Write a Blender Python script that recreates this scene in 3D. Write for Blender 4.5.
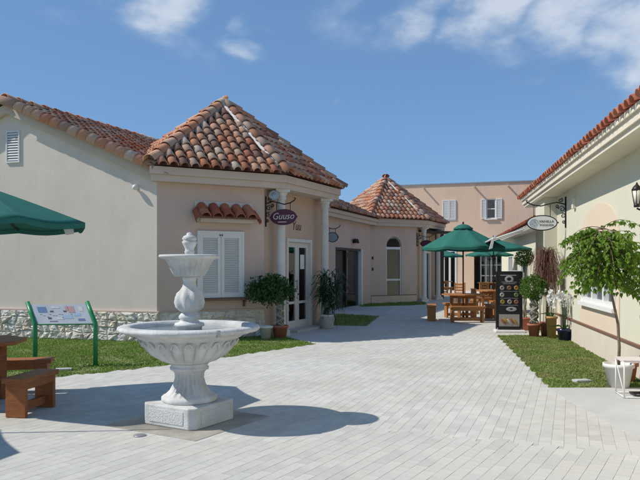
import bpy, math, random
from mathutils import Vector, Matrix, noise as mnoise

random.seed(7)
rnd = random.random
def U(a, b): return a + (b - a) * rnd()
R = math.radians
for o in list(bpy.data.objects): bpy.data.objects.remove(o)
scene = bpy.context.scene
col = scene.collection

# ---------------------------------------------------------------- camera
cam_d = bpy.data.cameras.new('camera'); cam = bpy.data.objects.new('camera', cam_d); col.objects.link(cam)
cam.location = (0, 0, 1.5); cam.rotation_euler = (R(90), 0, 0)
cam_d.sensor_width = 36; cam_d.lens = 36 * 670 / 640; cam_d.shift_y = 27 / 640
cam_d.clip_start = 0.05; cam_d.clip_end = 3000
scene.camera = cam

# ---------------------------------------------------------------- sky, sun, exposure
LIGHT = Vector((1, .08, -1.03)).normalized()
ELEV = math.asin(-LIGHT.z); AZ = math.atan2(-LIGHT.x, -LIGHT.y)
world = bpy.data.worlds.new('World'); scene.world = world; world.use_nodes = True
wn = world.node_tree.nodes; wl = world.node_tree.links; wn.clear()
sky = wn.new('ShaderNodeTexSky'); sky.sky_type = 'NISHITA'; sky.sun_disc = False
sky.sun_elevation = ELEV; sky.sun_rotation = AZ % (2 * math.pi)
sky.air_density = .85; sky.dust_density = 0; sky.ozone_density = 3.2; sky.altitude = 900
bg = wn.new('ShaderNodeBackground'); bg.inputs['Strength'].default_value = .128
wo = wn.new('ShaderNodeOutputWorld'); wl.new(bg.outputs[0], wo.inputs[0])
tc = wn.new('ShaderNodeTexCoord')
def wmath(op, a, b=None):
    n = wn.new('ShaderNodeMath'); n.operation = op
    for i, v in enumerate((a, b)):
        if v is None: continue
        if isinstance(v, (int, float)): n.inputs[i].default_value = v
        else: wl.new(v, n.inputs[i])
    return n.outputs[0]
# drifting cumulus: direction projected on a cloud layer, broken by fractal noise
sep = wn.new('ShaderNodeSeparateXYZ'); wl.new(tc.outputs['Generated'], sep.inputs[0])
nz = wn.new('ShaderNodeTexNoise'); nz.inputs['Scale'].default_value = 11; nz.inputs['Detail'].default_value = 7; nz.inputs['Roughness'].default_value = .58
mpw = wn.new('ShaderNodeMapping'); mpw.inputs['Scale'].default_value = (1, 1, 1.9); wl.new(tc.outputs['Generated'], mpw.inputs[0])
wl.new(mpw.outputs[0], nz.inputs['Vector'])
def cdir(px, py):
    return Vector(((px - 320) / 670, 1, (267 - py) / 670)).normalized()
# one entry per cloud: direction, angular size, weight (all round the sky, not only in view)
clouds = [(cdir(175, 5), .085, 1.0), (cdir(120, -20), .07, .8), (cdir(262, 34), .042, .8), (cdir(350, 8), .07, .55), (cdir(430, 4), .075, .9), (cdir(505, 2), .08, 1.0), (cdir(585, 18), .10, .95),
          (cdir(650, 30), .10, .95), (cdir(610, 62), .07, .75), (cdir(640, 75), .06, .8), (cdir(523, 78), .035, .5), (cdir(392, 138), .03, .42), (cdir(346, 116), .016, .5), (cdir(330, 160), .02, .5), (cdir(318, 45), .02, .3)]
for k in range(26):
    a = 2 * math.pi * k / 26 + U(-.1, .1); e = U(.12, .9)
    v = Vector((math.sin(a) * math.cos(e), math.cos(a) * math.cos(e), math.sin(e)))
    if v.y > .72 and e < .5: continue
    clouds.append((v, U(.06, .16), U(.6, 1.1)))
wz = wn.new('ShaderNodeTexNoise'); wz.inputs['Scale'].default_value = 7; wz.inputs['Detail'].default_value = 5; wl.new(mpw.outputs[0], wz.inputs['Vector'])
wsub = wn.new('ShaderNodeVectorMath'); wsub.operation = 'SUBTRACT'; wl.new(wz.outputs['Color'], wsub.inputs[0]); wsub.inputs[1].default_value = (.5, .5, .5)
wsc = wn.new('ShaderNodeVectorMath'); wsc.operation = 'MULTIPLY'; wl.new(wsub.outputs[0], wsc.inputs[0]); wsc.inputs[1].default_value = (.22, .22, .12)
wadd = wn.new('ShaderNodeVectorMath'); wadd.operation = 'ADD'; wl.new(tc.outputs['Generated'], wadd.inputs[0]); wl.new(wsc.outputs[0], wadd.inputs[1])
acc = None
for v, r, w in clouds:
    d = wn.new('ShaderNodeVectorMath'); d.operation = 'DISTANCE'; nrm = wn.new('ShaderNodeVectorMath'); 
    wl.new(wadd.outputs[0], d.inputs[0]); d.inputs[1].default_value = v; wn.remove(nrm)
    m = wn.new('ShaderNodeMapRange'); m.interpolation_type = 'SMOOTHSTEP'
    m.inputs['From Min'].default_value = r * 1.45; m.inputs['From Max'].default_value = 0; m.inputs['To Min'].default_value = 0; m.inputs['To Max'].default_value = w
    wl.new(d.outputs['Value'], m.inputs['Value'])
    acc = m.outputs[0] if acc is None else wmath('MAXIMUM', acc, m.outputs[0])
nn = wmath('MULTIPLY', wmath('SUBTRACT', nz.outputs[0], .5), 2.6)
dens = wmath('MULTIPLY', wmath('ADD', acc, nn), acc)
cr = wn.new('ShaderNodeMapRange'); cr.interpolation_type = 'SMOOTHSTEP'
cr.inputs['From Min'].default_value = .02; cr.inputs['From Max'].default_value = 1.15; cr.inputs['To Max'].default_value = .62
wl.new(dens, cr.inputs['Value'])
mixw = wn.new('ShaderNodeMix'); mixw.data_type = 'RGBA'; wl.new(cr.outputs[0], mixw.inputs[0])
tint = wn.new('ShaderNodeMix'); tint.data_type = 'RGBA'; tint.blend_type = 'MULTIPLY'; tint.inputs[0].default_value = 1
wl.new(sky.outputs[0], tint.inputs[6]); tint.inputs[7].default_value = (.93, 1.04, 1.06, 1)
even = wn.new('ShaderNodeMix'); even.data_type = 'RGBA'; even.inputs[0].default_value = .55     # hazeless tropical sky: evens out the horizon glow all round
wl.new(tint.outputs[2], even.inputs[6]); even.inputs[7].default_value = (1.30, 2.60, 4.75, 1)
wl.new(even.outputs[2], mixw.inputs[6]); mixw.inputs[7].default_value = (6.6, 6.9, 7.3, 1)
wl.new(mixw.outputs[2], bg.inputs['Color'])

sd = bpy.data.lights.new('sun', 'SUN'); sd.energy = 4.2; sd.angle = R(.53); sd.color = (1, .95, .87)
sun = bpy.data.objects.new('sun', sd); col.objects.link(sun); sun.location = (-20, 0, 25)
sun.rotation_euler = LIGHT.to_track_quat('-Z', 'Y').to_euler()
vs = scene.view_settings; vs.view_transform = 'Standard'; vs.look = 'None'; vs.gamma = 1; vs.exposure = 0; vs.use_curve_mapping = False
scene.render.engine = 'CYCLES'

# ---------------------------------------------------------------- materials
MATS = {}
def mat(name, c, rough=.7, var=.12, vscale=6, bump=0, bscale=40, c2=None, c2amt=.5, c2scale=1.2, metal=0, ramp=None, ramp_src=None, spec=.4, trans=0, stretch=None, streak=0):
    if name in MATS: return MATS[name]
    m = bpy.data.materials.new(name); m.use_nodes = True; MATS[name] = m
    N = m.node_tree.nodes; L = m.node_tree.links
    p = N['Principled BSDF']; p.inputs['Roughness'].default_value = rough; p.inputs['Metallic'].default_value = metal
    p.inputs['Specular IOR Level'].default_value = spec
    t = N.new('ShaderNodeTexCoord'); vec = t.outputs['Object']
    if stretch:
        mp = N.new('ShaderNodeMapping'); mp.inputs['Scale'].default_value = stretch; L.new(vec, mp.inputs[0]); vec = mp.outputs[0]
    def nzn(sc, det=5, ro=.6):
        n = N.new('ShaderNodeTexNoise'); n.inputs['Scale'].default_value = sc; n.inputs['Detail'].default_value = det; n.inputs['Roughness'].default_value = ro
        L.new(vec, n.inputs['Vector']); return n.outputs[0]
    base = None
    if ramp:
        cr = N.new('ShaderNodeValToRGB'); cr.color_ramp.interpolation = 'CONSTANT'
        el = cr.color_ramp.elements
        while len(el) < len(ramp): el.new(.5)
        for i, cc in enumerate(ramp): el[i].position = i / len(ramp); el[i].color = (*cc, 1)
        if ramp_src == 'object': s = N.new('ShaderNodeObjectInfo').outputs['Random']
        else: s = N.new('ShaderNodeNewGeometry').outputs['Random Per Island']
        L.new(s, cr.inputs[0]); base = cr.outputs[0]
    else:
        rg = N.new('ShaderNodeRGB'); rg.outputs[0].default_value = (*c, 1); base = rg.outputs[0]
    if c2:
        mx = N.new('ShaderNodeMix'); mx.data_type = 'RGBA'
        mr = N.new('ShaderNodeMapRange'); mr.inputs['From Min'].default_value = .42; mr.inputs['From Max'].default_value = .66; mr.inputs['To Max'].default_value = c2amt
        L.new(nzn(c2scale), mr.inputs[0]); L.new(mr.outputs[0], mx.inputs[0]); L.new(base, mx.inputs[6]); mx.inputs[7].default_value = (*c2, 1); base = mx.outputs[2]
    if streak:   # rain streaks and dirt runs on rendered walls
        sm = N.new('ShaderNodeMapping'); sm.inputs['Scale'].default_value = (3.1, 3.1, .5); L.new(t.outputs['Object'], sm.inputs[0])
        sn = N.new('ShaderNodeTexNoise'); sn.inputs['Scale'].default_value = 1; sn.inputs['Detail'].default_value = 6; sn.inputs['Roughness'].default_value = .65; L.new(sm.outputs[0], sn.inputs['Vector'])
        mr = N.new('ShaderNodeMapRange'); mr.inputs['From Min'].default_value = .48; mr.inputs['From Max'].default_value = .72; mr.inputs['To Min'].default_value = 1; mr.inputs['To Max'].default_value = 1 - streak
        L.new(sn.outputs[0], mr.inputs[0]); vm = N.new('ShaderNodeVectorMath'); vm.operation = 'SCALE'; L.new(base, vm.inputs[0]); L.new(mr.outputs[0], vm.inputs['Scale']); base = vm.outputs[0]
    if var:
        mr = N.new('ShaderNodeMapRange'); mr.inputs['From Min'].default_value = .25; mr.inputs['From Max'].default_value = .75
        mr.inputs['To Min'].default_value = 1 - var; mr.inputs['To Max'].default_value = 1 + var
        L.new(nzn(vscale), mr.inputs[0])
        vm = N.new('ShaderNodeVectorMath'); vm.operation = 'SCALE'; L.new(base, vm.inputs[0]); L.new(mr.outputs[0], vm.inputs['Scale']); base = vm.outputs[0]
    L.new(base, p.inputs['Base Color'])
    if bump:
        b = N.new('ShaderNodeBump'); b.inputs['Strength'].default_value = bump; b.inputs['Distance'].default_value = .02
        L.new(nzn(bscale, 4), b.inputs['Height']); L.new(b.outputs[0], p.inputs['Normal'])
    if trans:   # thin leaves let light through
        out = N['Material Output']; tr = N.new('ShaderNodeBsdfTranslucent'); L.new(base, tr.inputs[0])
        ms = N.new('ShaderNodeMixShader'); ms.inputs[0].default_value = trans
        L.new(p.outputs[0], ms.inputs[1]); L.new(tr.outputs[0], ms.inputs[2]); L.new(ms.outputs[0], out.inputs[0])
    return m
def glass_mat(name, tint=(.75, .8, .8), amt=.75):
    m = bpy.data.materials.new(name); m.use_nodes = True; N = m.node_tree.nodes; L = m.node_tree.links; N.remove(N['Principled BSDF'])
    g = N.new('ShaderNodeBsdfGlossy'); g.inputs['Roughness'].default_value = .02; g.inputs['Color'].default_value = (.95, .97, 1, 1)
    t = N.new('ShaderNodeBsdfTransparent'); t.inputs[0].default_value = (*tint, 1)
    f = N.new('ShaderNodeFresnel'); f.inputs[0].default_value = 1.42
    a = N.new('ShaderNodeMath'); a.operation = 'ADD'; a.inputs[1].default_value = .0; L.new(f.outputs[0], a.inputs[0])
    x = N.new('ShaderNodeMixShader'); L.new(a.outputs[0], x.inputs[0]); L.new(t.outputs[0], x.inputs[1]); L.new(g.outputs[0], x.inputs[2])
    L.new(x.outputs[0], N['Material Output'].inputs[0]); MATS[name] = m; return m

TILE = [(.52, .20, .105), (.57, .28, .165), (.56, .38, .265), (.42, .17, .10), (.55, .24, .135), (.40, .25, .18), (.60, .36, .24), (.58, .45, .34), (.47, .22, .135), (.27, .15, .11), (.57, .30, .185), (.54, .25, .15), (.50, .34, .25), (.60, .33, .22)]
m_tile = mat('clay_tile', (1, 1, 1), .85, .16, 25, .25, 60, ramp=TILE, ramp_src='object', spec=.2)
m_tile_i = mat('clay_tile_field', (1, 1, 1), .85, .16, 25, .25, 60, ramp=TILE, ramp_src='island', spec=.2)
RED = [(.36, .11, .06), (.40, .14, .08), (.33, .10, .06), (.42, .17, .10), (.38, .12, .07), (.30, .10, .06)]
m_tile_red = mat('red_clay_tile', (1, 1, 1), .8, .16, 25, .2, 60, ramp=RED, ramp_src='object', spec=.25)
m_tile_red_i = mat('red_clay_tile_field', (1, 1, 1), .8, .16, 25, .2, 60, ramp=RED, ramp_src='island', spec=.25)
m_pan = mat('tile_channel', (.20, .10, .065), .9, .3, 8)
m_mortar = mat('white_mortar', (.64, .60, .55), .9, .15, 12, .4, 30)
m_mortar_g = mat('grey_mortar', (.30, .29, .29), .9, .2, 12, .4, 30)
m_wall_g = mat('grey_beige_stucco', (.74, .65, .56), .92, .06, 1.1, .26, 70, c2=(.69, .61, .53), c2amt=.6, c2scale=.7, spec=.15, streak=0.07)  # gable tone: paler and greyer than the bay stucco, partly for its sunlit look
m_wall = mat('pink_stucco', (.635, .49, .405), .92, .06, 1.1, .26, 70, c2=(.58, .455, .385), c2amt=.6, c2scale=.7, spec=.15, streak=0.07)  # pinker paint, with some shade of these walls put into the colour
m_wall2 = mat('peach_stucco', (.60, .44, .33), .92, .05, 1.3, .22, 90, c2=(.57, .43, .34), c2amt=.5, c2scale=.6, spec=.15, streak=0.07)
m_wall_far = mat('far_peach_stucco', (.78, .56, .41), .92, .05, .6, .2, 60, c2=(.74, .54, .40), c2amt=.6, c2scale=.3, spec=.15, streak=0.08)
m_cream = mat('cream_stucco', (.66, .635, .50), .92, .04, 1.2, .22, 90, c2=(.62, .60, .48), c2amt=.5, c2scale=.6, spec=.15, streak=0.035)
m_peach = mat('peach_panel', (.70, .575, .44), .92, .05, 1.2, .2, 90, spec=.15)
m_plinth = mat('pale_plinth', (.68, .60, .50), .92, .05, 1.5, .2, 90, c2=(.58, .5, .42), c2amt=.5, c2scale=1.1, spec=.15, streak=0.08)
m_cornice = mat('cornice_paint', (.63, .52, .42), .85, .05, 1.5, .1, 90, spec=.2, streak=0.07)
m_cornice_r = mat('cream_cornice_paint', (.74, .67, .54), .85, .05, 1.5, .1, 90, spec=.2, streak=0.08)
m_brown = mat('brown_rail', (.20, .10, .07), .6, .1, 8)
m_white = mat('white_paint', (.78, .77, .74), .5, .04, 5, c2=(.66, .64, .6), c2amt=.4, c2scale=2.5)
m_col = mat('column_paint', (.72, .69, .64), .7, .05, 4, c2=(.62, .58, .53), c2amt=.4, c2scale=1.5, streak=0.08)
STONE = [(.76, .71, .61), (.72, .66, .57), (.80, .76, .68), (.66, .60, .51), (.76, .66, .52), (.72, .68, .62)]
m_stone = mat('limestone', (1, 1, 1), .95, .3, 14, .9, 22, ramp=STONE, ramp_src='object', c2=(.52, .48, .42), c2amt=.5, c2scale=11, spec=.15)
m_stonem = mat('stone_mortar', (.62, .58, .51), .95, .2, 12, .5, 40)
PAVE = [(.57, .555, .51), (.60, .585, .535), (.54, .525, .49), (.61, .595, .545), (.58, .565, .525), (.56, .55, .515), (.585, .56, .51), (.525, .51, .48)]
m_pav = mat('concrete_paver', (1, 1, 1), .9, .09, 9, .3, 120, ramp=PAVE, ramp_src='object', c2=(.47, .44, .37), c2amt=.62, c2scale=.55, spec=.2)
m_pav_i = mat('concrete_paver_field', (1, 1, 1), .9, .09, 9, .3, 120, ramp=PAVE, ramp_src='island', c2=(.47, .44, .37), c2amt=.62, c2scale=.55, spec=.2)
m_sand = mat('joint_sand', (.47, .45, .40), .95, .25, 5, .3, 90)
m_conc = mat('concrete', (.52, .515, .49), .9, .08, 3, .25, 80, c2=(.46, .45, .42), c2amt=.5, c2scale=.8, spec=.2)
m_wet = mat('wet_paving', (.43, .40, .34), .45, .12, 5, .2, 40, c2=(.20, .185, .15), c2amt=.9, c2scale=1.8, spec=.5)
m_soil = mat('lawn_soil', (.17, .20, .07), .95, .3, 6, .5, 50, c2=(.20, .165, .09), c2amt=.6, c2scale=1.6)
m_ground = mat('far_ground', (.24, .25, .17), .95, .2, .3)
m_grass = mat('grass_blades', (.18, .30, .055), .8, .25, 3.2, c2=(.33, .31, .13), c2amt=.42, c2scale=1.4, trans=.35, spec=.2)
m_grass_dry = mat('dry_grass_blades', (.21, .29, .075), .8, .25, 2.6, c2=(.38, .32, .16), c2amt=.6, c2scale=1.0, trans=.35, spec=.2)
m_marble = mat('carved_stone', (.66, .66, .64), .7, .07, 7, .35, 55, c2=(.44, .43, .40), c2amt=.6, c2scale=4.5, spec=.3, streak=.22)
m_marble_d = mat('carved_stone_panel', (.62, .62, .61), .85, .12, 45, .6, 60, spec=.2)
m_wood = mat('stained_wood', (.32, .11, .034), .55, .28, 9, .2, 40, stretch=(1, 1, 5), spec=.35)
m_wood2 = mat('orange_stained_wood', (.40, .165, .05), .5, .28, 9, .2, 40, stretch=(1, 1, 5), spec=.35)
m_canvas = mat('green_canvas', (.036, .17, .135), .85, .1, 5, .15, 200, trans=.12, spec=.15)
m_seam = mat('canvas_seam', (.028, .135, .105), .9, .1, 5)
m_dark = mat('dark_metal', (.025, .022, .02), .45, .1, 9, metal=.3)
m_pole = mat('bronze_pole', (.055, .03, .022), .45, .1, 9)
m_grey = mat('grey_metal', (.35, .36, .37), .4, .1, 9, metal=.5)
m_green_post = mat('green_post_paint', (.02, .21, .075), .4, .08, 9, spec=.5)
m_board = mat('info_panel', (.56, .58, .61), .45, .08, 3, c2=(.47, .5, .55), c2amt=.6, c2scale=4, spec=.4)
m_terra = mat('terracotta_pot', (.40, .14, .08), .8, .15, 10, .2, 50)
m_wpot = mat('white_plastic_pot', (.74, .72, .67), .5, .07, 6, c2=(.55, .48, .38), c2amt=.35, c2scale=4)
m_blue = mat('navy_glazed_pot', (.012, .018, .06), .15, .1, 6, spec=.6)
m_wick = mat('wicker', (.50, .31, .12), .8, .25, 40, .6, 70)
m_leaf = mat('leaf', (.10, .205, .028), .5, .35, 7, trans=.4, spec=.35)
m_leaf_t = mat('tree_leaf', (.17, .285, .032), .5, .4, 7, trans=.45, spec=.35)
m_leaf_y = mat('light_leaf', (.12, .22, .03), .5, .35, 7, trans=.4, spec=.35)
m_leaf_d = mat('dark_leaf', (.045, .12, .028), .5, .4, 7, trans=.3, spec=.35)
m_palm = mat('palm_leaf', (.035, .08, .04), .5, .35, 7, trans=.25, spec=.35)
m_broom = mat('dried_broom', (.17, .08, .058), .9, .35, 9, trans=.15)
m_petal = mat('white_petal', (.80, .79, .76), .7, .06, 9, trans=.3)
m_bark = mat('bark', (.20, .15, .10), .9, .3, 15, .6, 40)
m_barkg = mat('grey_bark', (.30, .28, .23), .9, .3, 20, .6, 50)
m_glass = glass_mat('window_glass')
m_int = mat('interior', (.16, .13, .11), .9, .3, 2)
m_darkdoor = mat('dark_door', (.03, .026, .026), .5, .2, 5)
m_purple = mat('purple_sign', (.105, .022, .052), .45, .08, 6)
m_maroon = mat('maroon_letter', (.14, .018, .03), .5, .05, 6)
m_black = mat('black_panel', (.018, .017, .018), .4, .2, 8)
m_water = mat('basin_water', (.22, .27, .29), .04, .1, 6, .25, 14, spec=.8)
m_lamp_glass = mat('frosted_glass', (.75, .72, .6), .3, .04, 6)
m_greyblue = mat('grey_blue_lens', (.35, .42, .48), .2, .1, 10, spec=.6)
m_rake_r = mat('rake_paint', (.66, .60, .50), .8, .05, 3)
m_fascia_g = mat('weathered_fascia', (.46, .45, .42), .8, .15, 2)

# ---------------------------------------------------------------- mesh building
class MB:
    def __init__(s): s.v = []; s.f = []; s.sm = []
    def add(s, vs, fs, smooth=False):
        b = len(s.v); s.v += [tuple(x) for x in vs]
        for f in fs: s.f.append([b + i for i in f]); s.sm.append(smooth)
        return s
    def box(s, c, d, rz=0):
        x, y, z = d[0] / 2, d[1] / 2, d[2] / 2; cs, sn = math.cos(rz), math.sin(rz)
        P = [(-x, -y, -z), (x, -y, -z), (x, y, -z), (-x, y, -z), (-x, -y, z), (x, -y, z), (x, y, z), (-x, y, z)]
        return s.add([(c[0] + a * cs - b * sn, c[1] + a * sn + b * cs, c[2] + e) for a, b, e in P],
                     [(0, 3, 2, 1), (4, 5, 6, 7), (0, 1, 5, 4), (1, 2, 6, 5), (2, 3, 7, 6), (3, 0, 4, 7)])
    def hexa(s, P): return s.add(P, [(0, 3, 2, 1), (4, 5, 6, 7), (0, 1, 5, 4), (1, 2, 6, 5), (2, 3, 7, 6), (3, 0, 4, 7)])
    def fbox(s, F, s0, s1, n0, n1, z0, z1):
        return s.hexa([F(s0, n1, z0), F(s1, n1, z0), F(s1, n0, z0), F(s0, n0, z0), F(s0, n1, z1), F(s1, n1, z1), F(s1, n0, z1), F(s0, n0, z1)])
    def fprism(s, F, poly, n0, n1):      # polygon in wall coordinates (s, z)
        k = len(poly)
        vs = [F(a, n1, z) for a, z in poly] + [F(a, n0, z) for a, z in poly]
        return s.add(vs, [tuple(range(k)), tuple(range(2 * k - 1, k - 1, -1))] + [(i, i + k, (i + 1) % k + k, (i + 1) % k) for i in range(k)])
    def prism(s, poly, z0, z1):          # polygon in plan, z values or functions
        k = len(poly); g = lambda z, p: z(p) if callable(z) else z
        vs = [(p[0], p[1], g(z0, p)) for p in poly] + [(p[0], p[1], g(z1, p)) for p in poly]
        return s.add(vs, [tuple(range(k - 1, -1, -1)), tuple(range(k, 2 * k))] + [(i, (i + 1) % k, (i + 1) % k + k, i + k) for i in range(k)])
    def tube(s, pts, r, n=8, cap=True):
        pts = [Vector(p) for p in pts]; rs = r if isinstance(r, (list, tuple)) else [r] * len(pts)
        vs = []; prev = None
        for i, p in enumerate(pts):
            t = (pts[min(i + 1, len(pts) - 1)] - pts[max(i - 1, 0)]).normalized()
            if prev is None: a = t.cross(Vector((0, 0, 1)) if abs(t.z) < .9 else Vector((1, 0, 0))).normalized()
            else: a = (prev - t * prev.dot(t)).normalized()
            prev = a; b = t.cross(a)
            for k in range(n):
                an = 2 * math.pi * k / n; vs.append(p + (a * math.cos(an) + b * math.sin(an)) * rs[i])
        fs = [(i * n + k, i * n + (k + 1) % n, (i + 1) * n + (k + 1) % n, (i + 1) * n + k) for i in range(len(pts) - 1) for k in range(n)]
        s.add(vs, fs, True)
        if cap:
            b = len(s.v) - len(vs); s.f += [[b + k for k in range(n - 1, -1, -1)], [b + len(vs) - n + k for k in range(n)]]; s.sm += [False, False]
        return s
    def lathe(s, prof, n=32, c=(0, 0, 0), mod=None, cap=True):   # prof: (r, z); mod(angle, r, z) -> r
        vs = []
        for r, z in prof:
            for k in range(n):
                a = 2 * math.pi * k / n; rr = mod(a, r, z) if mod else r
                vs.append((c[0] + rr * math.cos(a), c[1] + rr * math.sin(a), c[2] + z))
        m = len(prof)
        s.add(vs, [(i * n + k, i * n + (k + 1) % n, (i + 1) * n + (k + 1) % n, (i + 1) * n + k) for i in range(m - 1) for k in range(n)], True)
        if cap:
            b = len(s.v) - len(vs); s.f += [[b + k for k in range(n - 1, -1, -1)], [b + (m - 1) * n + k for k in range(n)]]; s.sm += [False, False]
        return s
    def xf(s, M, start=0):
        for i in range(start, len(s.v)): s.v[i] = tuple(M @ Vector(s.v[i]))
        return s
    def mesh(s, name, m, org=None):
        me = bpy.data.meshes.new(name)
        vs = s.v if org is None else [(x - org[0], y - org[1], z - org[2]) for x, y, z in s.v]
        me.from_pydata(vs, [], s.f); me.polygons.foreach_set('use_smooth', s.sm); me.update()
        if m: me.materials.append(m)
        return me
def link(name, data, parent=None, M=None):
    o = bpy.data.objects.new(name, data); col.objects.link(o)
    if parent: o.parent = parent
    if M is not None: o.matrix_basis = M
    return o
def bevel(o, w=.006, seg=2):
    b = o.modifiers.new('bevel', 'BEVEL'); b.width = w; b.segments = seg; b.limit_method = 'ANGLE'; b.angle_limit = R(40); return o
ORG = {}
def thing(name, label, cat, loc=(0, 0, 0), rz=0, group=None, shift=True):
    """Empty at the thing's base. shift: parts are given in world coordinates."""
    o = link(name, None); o.location = loc; o.rotation_euler = (0, 0, rz); o.empty_display_size = .2
    o['label'] = label; o['category'] = cat
    if group: o['group'] = group
    ORG[o] = Vector(loc) if shift else Vector((0, 0, 0)); return o
def part(t, name, mb, m, parent=None, bev=0, stuff=False):
    o = link(name, mb.mesh(name, m, ORG[t]), parent or t)
    if bev: bevel(o, bev)
    if stuff: o['kind'] = 'stuff'
    return o
def single(name, mb, m, label, cat, org=(0, 0, 0), group=None, bev=0):
    o = link(name, mb.mesh(name, m, org)); o.location = org; o['label'] = label; o['category'] = cat
    if group: o['group'] = group
    if bev: bevel(o, bev)
    return o
def struct(name, mb, m, kind='structure', label=None):
    o = link(name, mb.mesh(name, m)); o['kind'] = kind
    if label: o['label'] = label
    return o
def kids(o): return [c for c in col.objects if c.parent == o]
def clone(o, loc=None, rz=None, label=None, parent=None):
    c = o.copy(); col.objects.link(c); c.parent = parent
    if loc is not None: c.location = loc
    if rz is not None: c.rotation_euler = (0, 0, rz)
    if label: c['label'] = label
    for k in kids(o): clone(k, parent=c)
    return c
def frame(p0, d):
    d = Vector((d[0], d[1])).normalized(); n = Vector((d.y, -d.x))
    def F(s, nn, z): return (p0[0] + d.x * s + n.x * nn, p0[1] + d.y * s + n.y * nn, z)
    F.d = d; F.n = n; return F
def inside(p, poly):
    c = False; j = len(poly) - 1
    for i in range(len(poly)):
        a, b = poly[i], poly[j]
        if (a[1] > p[1]) != (b[1] > p[1]) and p[0] < (b[0] - a[0]) * (p[1] - a[1]) / (b[1] - a[1]) + a[0]: c = not c
        j = i
    return c
def wall(mb, F, s0, s1, z0, z1, th, ops=()):
    x = s0
    for a, b, c, d in sorted(ops):
        if a > x: mb.fbox(F, x, a, -th, 0, z0, z1)
        if c > z0: mb.fbox(F, a, b, -th, 0, z0, c)
        if d < z1: mb.fbox(F, a, b, -th, 0, d, z1)
        x = b
    if x < s1: mb.fbox(F, x, s1, -th, 0, z0, z1)
    return mb
def text_mesh(txt, m, size, M, ext=.004, shear=0, spacing=1.0, align='CENTER'):
    c = bpy.data.curves.new('lettering', 'FONT'); c.body = txt; c.size = size; c.extrude = ext; c.shear = shear; c.align_x = align; c.align_y = 'CENTER'; c.space_character = spacing; c.resolution_u = 3
    o = bpy.data.objects.new('tmp', c); col.objects.link(o); dg = bpy.context.evaluated_depsgraph_get()
    me = bpy.data.meshes.new_from_object(o.evaluated_get(dg)); bpy.data.objects.remove(o)
    me.transform(M); me.materials.clear(); me.materials.append(m); me.name = 'lettering'; return me
def basis(o, x, y, z):
    return Matrix(((x[0], y[0], z[0], o[0]), (x[1], y[1], z[1], o[1]), (x[2], y[2], z[2], o[2]), (0, 0, 0, 1)))
def sign_basis(o, right, org):     # text plane: right (2d) and up
    r = Vector((right[0], right[1], 0)).normalized(); up = Vector((0, 0, 1))
    return basis(Vector(o) - Vector(org), r, up, r.cross(up))

# ---------------------------------------------------------------- barrel tiles
def barrel(r0, r1, L, n=8, flat=.92, th=.016):
    mb = MB(); vs = []
    for (y, r) in ((0, r0), (L, r1)):
        for k in range(n + 1):
            a = math.pi * k / n; vs.append((-r * math.cos(a), y, r * math.sin(a) * flat))
    for (y, r) in ((0, r0 - th), (L * .6, (r0 + r1) / 2 - th)):
        for k in range(n + 1):
            a = math.pi * k / n; vs.append((-r * math.cos(a), y, r * math.sin(a) * flat))
    q = n + 1; fs = []
    for k in range(n):
        fs.append((k, k + 1, q + k + 1, q + k)); fs.append((k, 2 * q + k, 2 * q + k + 1, k + 1)); fs.append((2 * q + k, 3 * q + k, 3 * q + k + 1, 2 * q + k + 1))
    mb.add(vs, fs, True); return mb
PITCH, EXPO = .222, .275
TILE_MB = barrel(.099, .082, .345)
RIDGE_MB = barrel(.135, .115, .42)
tile_me = {}
def tile_mesh(kind, m):
    k = (kind, m.name)
    if k not in tile_me: tile_me[k] = (RIDGE_MB if kind == 'ridge' else TILE_MB).mesh('tile', m)
    return tile_me[k]
def place_tiles(t, parent, mats_, m_o, m_i, budget, name='tile', kind='tile'):
    org = ORG[t]; Tm = Matrix.Translation(-org)
    for M in mats_[:budget]:
        link(name, tile_mesh(kind, m_o), parent, Tm @ M)
    rest = mats_[budget:]
    if rest:
        src = RIDGE_MB if kind == 'ridge' else TILE_MB; mb = MB()
        for M in rest: mb.add([M @ Vector(v) for v in src.v], src.f, True)
        o = link(name + '_field', mb.mesh(name + '_field', m_i, org), parent); o['kind'] = 'stuff'
def face_tiles(e0, e1, top, clip=None, lift=.035, poly=None, over=.06):
    """matrices for tiles on the plane through eave e0-e1 and a point top; poly: plan polygon that bounds the field"""
    e0, e1, top = Vector(e0), Vector(e1), Vector(top)
    u = (e1 - e0).normalized(); w = top - e0; v = (w - u * w.dot(u)).normalized(); n = u.cross(v)
    if n.z < 0: n = -n
    P2 = [((Vector(p) - e0).dot(u), (Vector(p) - e0).dot(v)) for p in poly]
    umin = min(p[0] for p in P2); umax = max(p[0] for p in P2); vmax = max(p[1] for p in P2)
    cnt = int((umax - umin) / PITCH); off = (umax - umin - cnt * PITCH) / 2
    out = []
    for r in range(int(vmax / EXPO) + 1):
        for c in range(cnt + 1):
            a = umin + off + c * PITCH; b = r * EXPO - over
            if not inside((a, max(b + .12, .02)), P2): continue
            p = e0 + u * (a + U(-.008, .008)) + v * (b + U(-.01, .01)) + n * .02
            if clip and clip(p + v * .12): continue
            tilt = lift + U(-.006, .006)
            vv = (v - n * tilt / .37).normalized(); nn = u.cross(vv) if u.cross(vv).z > 0 else -u.cross(vv)
            uu = vv.cross(nn)
            out.append(basis(p + n * tilt, uu, vv, nn) @ Matrix.Rotation(U(-.03, .03), 4, 'Z'))
    return out
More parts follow.
